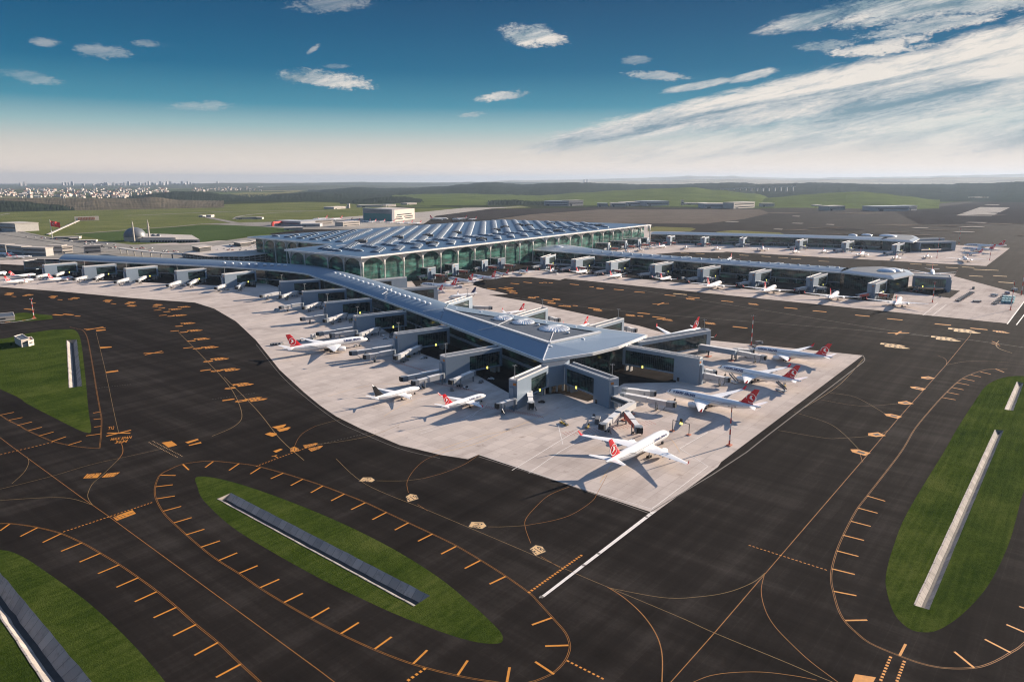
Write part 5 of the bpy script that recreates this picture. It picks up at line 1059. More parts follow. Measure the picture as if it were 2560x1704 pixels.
# lamp masts
def mast(p, h, label, group, base=0.0, banded=True, bands=7):
    root = empty('lamp_mast', (p[0], p[1], base), 0, label, 'lamp mast', group); org = root.location.copy()
    if banded:
        for k in range(bands):
            mb = MB(); mb.tube([(p[0], p[1], base + h * k / bands), (p[0], p[1], base + h * (k + 1) / bands)], [.48 - .22 * k / bands, .48 - .22 * (k + 1) / bands], 8); adopt(mb.build('pole', 'mast_red' if k % 2 == 0 else 'mast_white'), root, org)
    else: mb = MB(); mb.tube([(p[0], p[1], base), (p[0], p[1], base + h)], [.22, .15], 8); adopt(mb.build('pole', 'pole_grey'), root, org)
    mb = MB(); s = 1.6 if banded else 1.1
    for k in range(4):
        a = math.pi / 2 * k + .4; mb.beam((p[0], p[1], base + h), (p[0] + s * math.cos(a), p[1] + s * math.sin(a), base + h + .1), .15, .15); mb.box((p[0] + s * math.cos(a), p[1] + s * math.sin(a), base + h), (.7, .5, .45), a)
    adopt(mb.build('lamp_head', 'steel'), root, org)
    if banded: mb = MB(); mb.prism([(p[0] - 1.6, p[1] - 1.2), (p[0] + 1.6, p[1] - 1.2), (p[0] + 1.6, p[1] + 1.2), (p[0] - 1.6, p[1] + 1.2)], base + .07, base + .5); adopt(mb.build('footing', 'pink_base'), root, org)
MG = 'red and white banded masts'
for px, h, lab in [((1823, 1113), 21.5, 'red and white banded mast nearest the corner airliner, on the apron edge'), ((1878, 863), 25.5, 'tall red and white mast at the nose of the farthest lined-up airliner'), ((2331, 756), 24, 'banded mast beside the last airliner of the middle pier'), ((2526, 775), 31, 'banded mast at the outer corner of the middle pier apron'), ((2553, 737), 38, 'banded mast at the picture edge beside the middle pier apron'),
                   ((2342, 645), 36, 'banded mast in front of the far pier glass end'), ((2397, 610), 36, 'banded mast behind the far pier tip'), ((2474, 651), 32, 'banded mast at the outer end of the far pier apron'), ((85, 795), 20, 'striped mast beside the small dark-roofed building at the taxiway')]: mast(S(*px), h, lab, MG)
for q, nm in [(w, 'the %s gate building from the pier tip' % ORD[i]) for i, w in enumerate(left_w)] + [(w, 'the %s gate building of the curved arm' % ORD[i]) for i, w in enumerate(arm_w)] + [(qa, 'the narrow prong of the forked gate building'), (qb, 'the broad prong of the forked gate building'), (r1w, 'the tall gate building by the lined-up airliners')] + [(w, 'the %s gate building behind the near pier' % ORD[i]) for i, w in enumerate(far_w)]:
    p = q[0](3.0, q[4] * .6); mast(p, 8.5, 'slim lamp mast on the roof of ' + nm, 'lamp masts on gate building roofs', ZG - .8, False)
for i, w in enumerate(mid_w): p = w[0](4.0, w[4] * .6); mast(p, 8, 'slim lamp mast on the %s gate building of the middle pier' % ORD[i], 'lamp masts on gate building roofs', ZG - .8, False)
# docking gantry and steel pole with a white stick
gt = empty('docking_gantry', (*S(1700, 1081)[:2], 0), 0, 'steel gantry with red and yellow docking signs ahead of the corner airliner', 'gantry'); GO = gt.location.copy(); a, b = S(1681, 1077), S(1722, 1087)
for p in (a, b): mb = MB(); mb.tube([(p.x, p.y, 0), (p.x, p.y, 6.4)], .22, 8); adopt(mb.build('post', 'plant_dark'), gt, GO); mb = MB(); mb.box((p.x, p.y, .3), (2.2, 2, .5)); adopt(mb.build('plinth', 'pink_base'), gt, GO)
mb = MB(); mb.beam((a.x, a.y, 6.4), (b.x, b.y, 6.4), .3, .3); adopt(mb.build('crossbar', 'plant_dark'), gt, GO); m = (a + b) / 2
rzg = math.atan2((b - a).y, (b - a).x); mb = MB(); mb.box((m.x, m.y, 7.5), (1.5, .4, 1.7), rzg); adopt(mb.build('display', 'car_black'), gt, GO); mb = MB(); mb.box((m.x, m.y - .05, 5.6), (1.4, .35, 1.2), rzg); adopt(mb.build('stand_sign', 'sign_yellow'), gt, GO)

# ground vehicles
def vehicle(kind, body, name, cat):
    root = empty(name, (0, 0, 0)); root['category'] = cat
    if kind == 'car': L, W, prof = 4.6, 1.85, [(-2.3, .4), (-2.3, .85), (-1.7, .95), (-1.2, 1.45), (.5, 1.48), (1.15, .95), (2.2, .8), (2.3, .4)]
    elif kind == 'van': L, W, prof = 6.0, 2.1, [(-3, .4), (-3, 2.4), (1.6, 2.45), (2.4, 1.4), (2.95, 1.2), (3, .4)]
    elif kind == 'truck': L, W, prof = 8.0, 2.5, [(-4, .6), (-4, 3.2), (1.9, 3.2), (1.9, .6)]
    elif kind == 'dolly': L, W, prof = 4.2, 2.0, [(-2.1, .45), (-2.1, .65), (2.1, .65), (2.1, .45)]
    elif kind == 'loader': L, W, prof = 7.0, 1.8, [(-3.5, .4), (-3.5, .9), (.5, 1.1), (2.6, 1.1), (3.5, .8), (3.5, .4)]
    elif kind == 'tug': L, W, prof = 4.0, 1.9, [(-2, .4), (-2, 1.0), (2, 1.0), (2, .4)]
    elif kind == 'stairs': L, W, prof = 7.5, 2.2, [(-3.7, .5), (-3.7, 1.2), (3.7, 1.2), (3.7, .5)]
    mb = MB(); mb.loft([[(x, s * W / 2, z) for x, z in prof] for s in (-1, 1)]); mb.build('body', body, root)
    if kind == 'car':
        mb = MB(); mb.loft([[(x, s * W * .505, z) for x, z in ((-1.6, 1.0), (-1.15, 1.38), (.45, 1.4), (1.0, 1.0))] for s in (-1, 1)]); mb.build('window', 'window_dark', root)
    if kind == 'van': mb = MB(); mb.loft([[(x, s * W * .505, z) for x, z in ((.4, 1.5), (.4, 2.2), (1.5, 2.2), (2.2, 1.45))] for s in (-1, 1)]); mb.build('window', 'window_dark', root)
    if kind == 'truck':
        mb = MB(); mb.loft([[(x, s * 1.2, z) for x, z in ((2.1, .6), (2.1, 2.7), (3.5, 2.6), (4.0, 1.6), (4.0, .6))] for s in (-1, 1)]); c = mb.build('cab', 'van_white', root); mb = MB(); mb.box((3.75, 0, 2.05), (.55, 2.2, .8)); mb.build('windscreen', 'window_dark', c)
    if kind == 'dolly': mb = MB(); mb.box((.0, 0, 1.25), (3.4, 1.7, 1.15)); mb.build('baggage_box', 'steel', root)
    if kind == 'loader': mb = MB(); mb.beam((-3.8, .3, 1.0), (3.8, .3, 2.6), 1.0, .3); mb.build('conveyor', 'truck_grey', root); mb = MB(); mb.box((.4, -.6, 1.5), (.9, .6, .9)); mb.build('seat', 'rubber', root)
    if kind == 'tug': mb = MB(); mb.box((-.7, 0, 1.5), (1.3, 1.6, 1.1), 0, 0, .85); mb.build('cab', 'window_dark', root)
    if kind == 'stairs':
        mb = MB()
        for k in range(14): mb.box((-3.4 + k * .5, 0, 1.3 + k * .28), (.55, 1.7, .25))
        mb.build('stairs', 'mast_white', root)
        for s in (-1, 1): mb = MB(); mb.beam((-3.6, s * .95, 2.2), (3.4, s * .95, 6.1), .12, .9); mb.build('handrail', 'truck_grey', root)
        mb = MB(); mb.box((3.7, 0, 5.2), (1.6, 1.9, .25)); mb.build('landing', 'mast_white', root)
    for x in (-L * .31, L * .31):
        mb = MB(); r = .38 if kind != 'truck' else .5; mb.loft([[(x + r * k * math.cos(t), o, r + r * k * math.sin(t)) for t in [2 * math.pi * j / 10 for j in range(10)]] for o, k in ((-W / 2 - .03, .8), (-W / 2, 1), (-W / 2 + .3, 1), (-W / 2 + .32, .3), (W / 2 - .32, .3), (W / 2 - .3, 1), (W / 2, 1), (W / 2 + .03, .8))]); mb.build('wheel_pair', 'tyre', root)
    return root
VP = {}
NAMES = {'car': ('car', 'car'), 'van': ('service_van', 'van'), 'truck': ('service_truck', 'truck'), 'dolly': ('baggage_dolly', 'baggage dolly'), 'loader': ('belt_loader', 'belt loader'), 'tug': ('baggage_tug', 'tug'), 'stairs': ('stair_truck', 'stair truck')}
def park(kind, body, px, rz, label, group=None):
    k = (kind, body)
    if k in VP: o = copy_tree(VP[k])
    else: o = VP[k] = vehicle(kind, body, *NAMES[kind])
    p = S(*px); o.location = (p.x, p.y, .03); o.rotation_euler = (0, 0, R(rz)); o['label'] = label
    if group: o['group'] = group
    elif 'group' in o: del o['group']
for k, c, px, rz, lab in [('van', 'van_white', (692, 776), 160, 'white van alone on the sunlit apron outside the shaded gates'), ('car', 'van_white', (963, 847), 150, 'small white car parked ahead of the long airliner nose'), ('car', 'car_black', (1354, 1006), 125, 'black car in the shade between the fork prongs'), ('loader', 'loader_yellow', (1410, 1060), 70, 'yellow belt loader standing alone in front of the forked building'),
   ('loader', 'loader_yellow', (1469, 1066), 25, 'yellow belt loader beside the grey tractor near the elbow corridor'), ('truck', 'truck_grey', (1494, 1055), 25, 'dark grey truck behind the yellow belt loader'), ('tug', 'van_white', (1484, 1044), 200, 'white tug just behind the dark grey truck'), ('stairs', 'mast_white', (1833, 957), 65, 'mobile stairs at the front door of the middle lined-up airliner'),
   ('stairs', 'van_white', (1952, 978), 75, 'white mobile stairs parked by the tail of the nearest lined-up airliner'), ('loader', 'loader_yellow', (1960, 964), 20, 'yellow loader next to the white mobile stairs'), ('truck', 'truck_grey', (1897, 861), -20, 'flatbed truck at the foot of the tall banded mast'), ('dolly', 'steel', (1885, 867), -20, 'low cart at the foot of the tall banded mast'), ('truck', 'van_white', (795, 842), 10, 'white catering truck behind the long airliner wing'),
   ('truck', 'van_white', (787, 843), 10, 'second white truck touching the catering truck behind the long airliner wing'), ('car', 'van_white', (890, 866), 10, 'white car in the shade under the third gate building'), ('truck', 'van_white', (1708, 698), -10, 'white truck between the fourth and fifth airliners of the middle pier'), ('truck', 'truck_grey', (1729, 702), -10, 'dark truck between the fourth and fifth airliners of the middle pier'), ('van', 'van_white', (1862, 702), -10, 'white van in the shade of the middle pier'),
   ('truck', 'truck_grey', (1846, 714), -10, 'dark loader beside the sixth airliner of the middle pier'), ('truck', 'van_white', (2536, 726), 40, 'white truck near the outer corner of the middle pier apron'), ('truck', 'truck_grey', (2434, 722), 0, 'dark vehicle alone on the middle pier end apron'), ('truck', 'van_white', (2485, 740), 60, 'white and blue truck left of the teal containers'), ('truck', 'car_blue', (2517, 735), 30, 'blue truck behind the teal containers'), ('tug', 'van_white', (2350, 743), 20, 'white tug in the shade beside the glass end block'), ('tug', 'truck_grey', (2342, 739), 20, 'dark tug beside the glass end block of the middle pier'),
   ('van', 'van_white', (1393, 686), 0, 'white van between two airliners at the start of the middle pier'), ('truck', 'truck_grey', (1605, 687), 0, 'dark truck under the third and fourth gate buildings of the middle pier'), ('tug', 'van_white', (1056, 715), 30, 'white tug with raised boom near the terminal corner')]: park(k, c, px, rz, lab)
DG = 'baggage dollies behind the long airliner'
for i, (x, y) in enumerate([(681, 863), (688, 862.5), (695, 862), (703, 861), (742, 855), (748, 854.5), (768, 851), (775, 850), (783, 848.5)]): park('dolly', 'steel', (x, y), 15, 'baggage dolly in the loose rows behind the long airliner', DG)
DG2 = 'baggage dollies in rows on the middle pier apron'
for i in range(10):
    for j in range(2): park('dolly', 'car_red' if (i + j) % 3 == 0 else 'truck_grey', (2391 + i * 3.9 + j * 6, 753 - i * 2.35 + j * .6), 38, 'baggage dolly in the two long rows by the middle pier end block', DG2)
for i in range(7): park('dolly', 'car_red', (2434 + i * 2.8, 754 + (i % 2) * 1.2), 10, 'baggage dolly in the small cluster right of the long dolly rows', 'dollies in the small cluster')
for i in range(14): park('dolly', 'truck_grey', (2483 + (i % 7) * 4.2 + (i // 7) * 5, 760 - (i % 7) * 3.2 + (i // 7)), 40, 'baggage dolly beside the teal containers', 'dollies beside the teal containers')
for i in range(12): park('truck', 'truck_teal', (2507 + (i % 4) * 8 + (i // 4) * 1.5, 757 - (i // 4) * 5.5 + (i % 4) * .3), -6, 'teal container truck in the block at the apron corner', 'teal container trucks')
for i in range(9): park('car', ['car_red', 'truck_grey', 'van_white'][i % 3], (2278 + i * 4.2, 729 - (i % 3) * 2.4), 10 + 20 * (i % 2), 'vehicle in the jumble under the glass end block', 'vehicles under the glass end block')

rv = random.Random(3)
for wings, nm in ((left_w, 'the %s gate building from the pier tip'), (mid_w, 'the %s gate building of the middle pier'), (arm_w, 'the %s gate building of the curved arm')):
    for i, (q, d, n, L, w) in enumerate(wings):
        for k in range(5):
            p = q(L * rv.uniform(-.15, .75), -rv.uniform(5, 20)); kind = ('dolly', 'dolly', 'dolly', 'tug', 'car')[k]; body = {'dolly': 'steel', 'tug': 'loader_yellow' if i % 2 else 'van_white', 'car': 'van_white'}[kind]
            if (kind, body) not in VP: VP[(kind, body)] = vehicle(kind, body, *NAMES[kind]); o = VP[(kind, body)]
            else: o = copy_tree(VP[(kind, body)])
            o.location = (p.x, p.y, .03); o.rotation_euler = (0, 0, rv.uniform(0, 3.1)); who = nm % ORD[i]
            o['label'] = '%s standing beside %s' % ({'dolly': 'grey baggage dolly', 'tug': 'small airport tug', 'car': 'small white car'}[kind], who)
            if kind == 'dolly': o['group'] = 'dollies beside ' + who
            elif 'group' in o: del o['group']
# ------------------------------------------------------------------ landside, far buildings, hills
patch('meadow', 'meadow', [(-400, 640), (-400, 540), (-60, 521), (60, 519), (110, 517), (185, 516), (300, 513), (450, 513), (560, 511), (700, 507), (770, 505), (850, 507), (905, 512), (1035, 522), (1230, 520), (1300, 514), (1330, 519), (1220, 525), (1040, 533), (1030, 545), (900, 545), (760, 551), (640, 556), (600, 590), (520, 603), (330, 612), (180, 600), (60, 585)], .30)
patch('crop_field', 'crop', [(187, 586), (275, 580), (360, 574), (503, 563), (590, 562), (640, 565), (745, 571), (735, 577), (640, 588), (600, 594), (515, 605), (450, 608), (400, 603), (320, 604), (275, 603)], .45)
patch('road', 'landside', [(-300, 660), (-300, 575), (0, 577), (45, 580), (140, 600), (200, 600), (280, 606), (330, 612), (470, 612), (540, 605), (620, 594), (700, 590), (900, 600), (900, 640), (640, 664), (150, 645)], .36)
patch('road', 'landside', [(500, 560), (640, 556), (760, 553), (905, 548), (905, 556), (1060, 566), (1100, 560), (900, 575), (745, 573), (640, 566)], .52)
patch('apron', 'old_concrete', [(690, 560), (760, 550), (905, 540), (1060, 530), (1160, 520), (1320, 517), (1230, 522), (1090, 540), (1060, 560), (900, 572)], .75)
patch('field', 'dry_grass', [(575, 486), (610, 482), (700, 482), (735, 477), (760, 478), (700, 487), (620, 494)], 3.0)
def flat_road(px, w, z, m='landside'): mb = MB(); mb.ribbon(densify(SP(px), 4), w, z); return struct(mb.build('road', m))
for px, w in [([(320, 538.5), (360, 538), (586, 529), (760, 527.7), (850, 526)], 22), ([(187, 585), (275, 579), (360, 572), (440, 567), (503, 561), (586, 559), (627, 563), (746, 570)], 14), ([(586, 548), (600, 541), (640, 536), (690, 532), (760, 529)], 16), ([(508, 540), (530, 546), (560, 552), (590, 558)], 26), ([(0, 583), (60, 592), (130, 603), (220, 618), (280, 630)], 26), ([(40, 577), (110, 592), (180, 603), (270, 616), (360, 628)], 12), ([(1100, 510), (1140, 508), (1185, 505.5)], 40), ([(0, 538), (24, 534)], 10)]: flat_road(px, w, .9)
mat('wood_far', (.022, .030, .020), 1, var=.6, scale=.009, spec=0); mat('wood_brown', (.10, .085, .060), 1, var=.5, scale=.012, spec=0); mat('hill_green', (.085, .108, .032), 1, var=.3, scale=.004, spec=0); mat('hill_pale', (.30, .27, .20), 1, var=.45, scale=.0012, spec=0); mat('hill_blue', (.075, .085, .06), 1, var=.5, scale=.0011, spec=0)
def ridge(name, sil, rng, base, back, m, rough=0.0, nx=220, nt=16, kind='structure', seed=0, wig=.6):
    """a real hill: crest line surveyed at its range, sloping to the plain in front (range `base`) and behind"""
    xs = [p[0] for p in sil]; mb = MB(); rows = []
    for i in range(nx + 1):
        x = xs[0] + (xs[-1] - xs[0]) * i / nx; k = max(j for j in range(len(sil)) if sil[j][0] <= x + 1e-6); k = min(k, len(sil) - 2); f = (x - sil[k][0]) / (sil[k + 1][0] - sil[k][0]); f = f * f * (3 - 2 * f)
        y = sil[k][1] + (sil[k + 1][1] - sil[k][1]) * f + wig * mnoise.noise(Vector((x * .05, seed, 0))) + wig * .5 * mnoise.noise(Vector((x * .21, seed, 3)))
        rr_ = rng * (1 + .06 * mnoise.noise(Vector((x * .006, seed, 9)))); c = at_range(x, y, rr_); zc = max(c.z, 2); u = Vector((c.x, c.y, 0)).normalized(); row = []
        for t in range(nt + 1):
            s = t / nt * 2 - 1       # -1 front foot .. 0 crest .. 1 back foot
            d = rr_ + (s * (rr_ - base) if s < 0 else s * back); w = 1 - abs(s); w = w * w * (3 - 2 * w); p = u * d
            z = zc * w * (1 + (.22 * mnoise.noise(Vector((p.x * .0012, p.y * .0012, seed))) if abs(s) > .01 else 0)) + (rough * (random.random()) * min(1, w * 6))
            row.append((p.x, p.y, max(-1, z) if abs(s) < .999 else -1.0))
        rows.append(row)
    mb.loft(rows, closed=False, cap=False); o = mb.build(name, m, None, smooth=True); o['kind'] = kind; return o
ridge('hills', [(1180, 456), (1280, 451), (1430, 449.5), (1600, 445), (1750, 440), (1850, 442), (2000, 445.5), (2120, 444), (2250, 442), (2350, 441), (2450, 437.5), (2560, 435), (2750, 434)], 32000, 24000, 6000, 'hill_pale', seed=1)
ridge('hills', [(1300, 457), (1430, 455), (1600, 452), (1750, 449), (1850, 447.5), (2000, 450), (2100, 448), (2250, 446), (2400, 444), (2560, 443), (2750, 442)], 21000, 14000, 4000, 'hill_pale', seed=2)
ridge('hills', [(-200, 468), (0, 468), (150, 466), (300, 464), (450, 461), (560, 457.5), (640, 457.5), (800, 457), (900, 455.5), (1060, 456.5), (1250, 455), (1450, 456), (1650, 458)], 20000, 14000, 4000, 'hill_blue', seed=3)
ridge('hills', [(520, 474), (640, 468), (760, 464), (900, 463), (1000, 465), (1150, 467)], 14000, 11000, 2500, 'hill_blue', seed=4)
ridge('forest', [(770, 483), (830, 474), (890, 469.5), (960, 472), (1010, 471), (1100, 467), (1160, 461.5), (1200, 457.5), (1240, 456), (1275, 459), (1310, 462), (1360, 459.5), (1440, 457), (1480, 457.5), (1520, 459.5), (1590, 463), (1690, 461.5), (1750, 459), (1860, 457.5), (1900, 461), (1960, 460), (2040, 458.5), (2100, 459), (2200, 461), (2290, 463), (2380, 462.5), (2400, 459.5), (2560, 456.5), (2750, 455)], 9500, 5600, 2500, 'wood_far', rough=7, nx=420, nt=22, kind='stuff', seed=5)
ridge('forest', [(290, 502), (340, 492), (390, 484), (440, 479), (470, 479), (520, 481), (570, 489), (620, 500)], 6800, 5300, 1500, 'wood_far', rough=3.5, nx=160, kind='stuff', seed=6)
ridge('forest', [(540, 506), (590, 498), (650, 492), (720, 485), (780, 481), (850, 485), (900, 490), (980, 500)], 6900, 5000, 1500, 'wood_far', rough=3.5, nx=180, kind='stuff', seed=7)
ridge('forest', [(850, 508), (900, 500), (960, 493), (1010, 492), (1050, 498), (1080, 506)], 5000, 4400, 500, 'wood_far', rough=4, nx=110, kind='stuff', seed=8)
ridge('forest', [(-200, 497), (0, 497), (80, 495.5), (200, 497), (330, 498), (380, 494), (460, 502), (560, 509)], 5000, 3900, 700, 'wood_brown', rough=3, nx=320, kind='stuff', seed=9)
ridge('forest', [(-120, 505), (0, 503), (60, 505), (120, 512), (185, 514)], 4400, 3900, 300, 'wood_far', rough=4, nx=130, nt=12, kind='stuff', seed=10)
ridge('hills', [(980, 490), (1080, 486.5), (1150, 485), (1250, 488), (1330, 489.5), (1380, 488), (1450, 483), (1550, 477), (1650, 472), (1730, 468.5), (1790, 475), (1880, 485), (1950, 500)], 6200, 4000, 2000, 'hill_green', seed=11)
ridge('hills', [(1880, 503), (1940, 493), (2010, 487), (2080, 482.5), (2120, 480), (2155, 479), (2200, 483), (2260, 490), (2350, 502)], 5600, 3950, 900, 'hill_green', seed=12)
ridge('forest', [(1220, 510), (1240, 503), (1290, 502), (1330, 506), (1400, 506), (1420, 512)], 4500, 4100, 300, 'wood_far', rough=9, nx=90, nt=10, kind='stuff', seed=13)

# town on the hazy slope, skyline behind it
mat('house_pale', (.54, .48, .42), .8, var=.15); mat('house_cream', (.55, .47, .38), .8, var=.15); mat('roof_tile', (.28, .13, .08), .8, var=.2); mat('tower_grey', (.36, .36, .37), .7, var=.1); mat('hangar_green', (.03, .20, .19), .5, var=.1); mat('beige_wall', (.44, .39, .34), .7, var=.08); mat('steel_roof', (.42, .43, .44), .5, .2, var=.06); mat('flag_red', (.62, .02, .02), .6, var=.03); mat('dome_lead', (.13, .14, .15), .5, .3, var=.1); mat('stone', (.42, .38, .33), .8, var=.1)
def house(w, d, h, m):
    mb = MB(); mb.box((0, 0, h / 2), (w, d, h)); r = h * .35
    mb.mesh([(-w * .54, -d * .54, h), (w * .54, -d * .54, h), (w * .54, d * .54, h), (-w * .54, d * .54, h), (-w * .5, 0, h + r), (w * .5, 0, h + r)], [(0, 1, 5, 4), (2, 3, 4, 5), (1, 2, 5), (3, 0, 4)], 1); return mb.build('house', [m, 'roof_tile'])
hs = [house(16, 12, 9, 'house_pale'), house(22, 13, 12, 'house_pale'), house(13, 11, 7, 'house_cream'), house(26, 14, 15, 'house_pale')]; rt = random.Random(5); used = set(); cnt = 0; extra = MB()
while cnt < 560:
    if rt.random() < .86: x = rt.uniform(-15, 420); y = 497 - 24 * rt.random() ** .8 - max(0, (x - 300)) * .03
    else: x = rt.uniform(480, 655); y = rt.uniform(469, 480)
    if mnoise.noise(Vector((x * .03, y * .16, 2))) < -.18: continue
    if x > 330 and y > 489 and x < 470: continue
    p = S(x, y); k = rt.randrange(4); rz = rt.uniform(0, 3.1); z = 1 + 4 * rt.random(); s = rt.uniform(.85, 1.5)
    if cnt < 290:
        o = hs[k]
        if k in used: o = hs[k].copy(); COL.objects.link(o)
        used.add(k); o.location = (p.x, p.y, z); o.rotation_euler = (0, 0, rz); o.scale = (s, s, s); tag(o, 'small pale house with tiled roof in the hazy town beyond the brown woods', 'house', 'houses of the hazy town')
    else:
        c, sn_ = math.cos(rz) * s, math.sin(rz) * s; extra.mesh([(p.x + v.co.x * c - v.co.y * sn_, p.y + v.co.x * sn_ + v.co.y * c, z + v.co.z * s) for v in hs[k].data.vertices], [tuple(q.vertices) for q in hs[k].data.polygons])
    cnt += 1
tag(extra.build('town_houses', 'house_pale'), 'scattered remaining houses of the hazy town beyond the woods', 'houses', None, 'stuff')
tw = []
for k, (w, d, h) in enumerate([(45, 40, 62), (70, 45, 45), (42, 40, 88), (120, 45, 34)]):
    mb = MB(); mb.box((0, 0, h / 2), (w, d, h)); mb.box((0, 0, h + 4), (w * .5, d * .5, 8)); tw.append(mb.build('tower_block', 'tower_grey'))
used = set()
for x, k in [(158, 0), (165, 0), (172, 0), (181, 2), (208, 1), (238, 3), (246, 3), (255, 1), (262, 0), (268, 0), (274, 1), (285, 0), (294, 3), (305, 1), (312, 0), (322, 2), (336, 3), (349, 0), (359, 1), (366, 0), (373, 2), (381, 0), (391, 1), (401, 2), (409, 0), (418, 2), (426, 2), (437, 1), (446, 3), (455, 2), (463, 1), (470, 2), (477, 0), (484, 1), (530, 1), (539, 1), (544, 2), (549, 1), (52, 0), (63, 2), (1461, 2), (1468, 2)]:
    o = tw[k]
    if k in used: o = tw[k].copy(); COL.objects.link(o)
    used.add(k); p = at_range(x, 462 if x < 1000 else 456, 18500 + (x * 37 % 13) * 120); o.location = (p.x, p.y, 30 if x < 1000 else 80); o.rotation_euler = (0, 0, x * .7)
    tag(o, 'grey tower block of the far city skyline fading in the haze' if x < 1000 else 'twin tower on the far horizon above the dark forest', 'tower block', 'far skyline towers' if x < 1000 else 'twin towers')
def height(px, yb, yt):
    p = S(px, yb); return (yb - yt) / FPX * (p.x * math.cos(YAW) + p.y * math.sin(YAW)) * 1.0
def block(name, label, cat, base, yt, depth, wall='beige_wall', roof='steel_roof', group=None, bands=1, door=None):
    """rectangular building: base-left and base-right px of its visible front, roof line px, depth in metres"""
    a, b = S(*base[0]), S(*base[1]); a.z = b.z = 0; d = (b - a).normalized(); n = Vector((-d.y, d.x, 0))
    if n.dot(a) < 0: n = -n
    L = (b - a).length; h = max(4, height(*base[0], yt)); root = empty(name, (a.x, a.y, 0), 0, label, cat, group); org = root.location.copy()
    P = lambda nm, m, fn: (lambda mb: (fn(mb), adopt(mb.build(nm, m), root, org))[1])(MB())
    P('wall', wall, lambda mb: mb.prism([a, b, b + n * depth, a + n * depth], 0, h)); o = 1.0
    P('roof', roof, lambda mb: mb.prism([a - d * o - n * o, b + d * o - n * o, b + d * o + n * (depth + o), a - d * o + n * (depth + o)], h, h + max(.8, h * .07)))
    for k in range(bands): z = h * (k + .55) / (bands + .1); P('window', 'window_dark', lambda mb: mb.beam((*(a + d * L * .04 - n * .1)[:2], z), (*(b - d * L * .04 - n * .1)[:2], z), .5, h * .16 / max(1, bands * .6)))
    P('door', door or 'door_dark', lambda mb: mb.beam((*(a + d * L * .1 - n * .15)[:2], h * .18), (*(a + d * L * .22 - n * .15)[:2], h * .18), .5, h * .34)); return root, a, b, d, n, L, h
CG = 'cargo buildings beyond the terminal roof'; RG = 'buildings along the far side of the airfield'
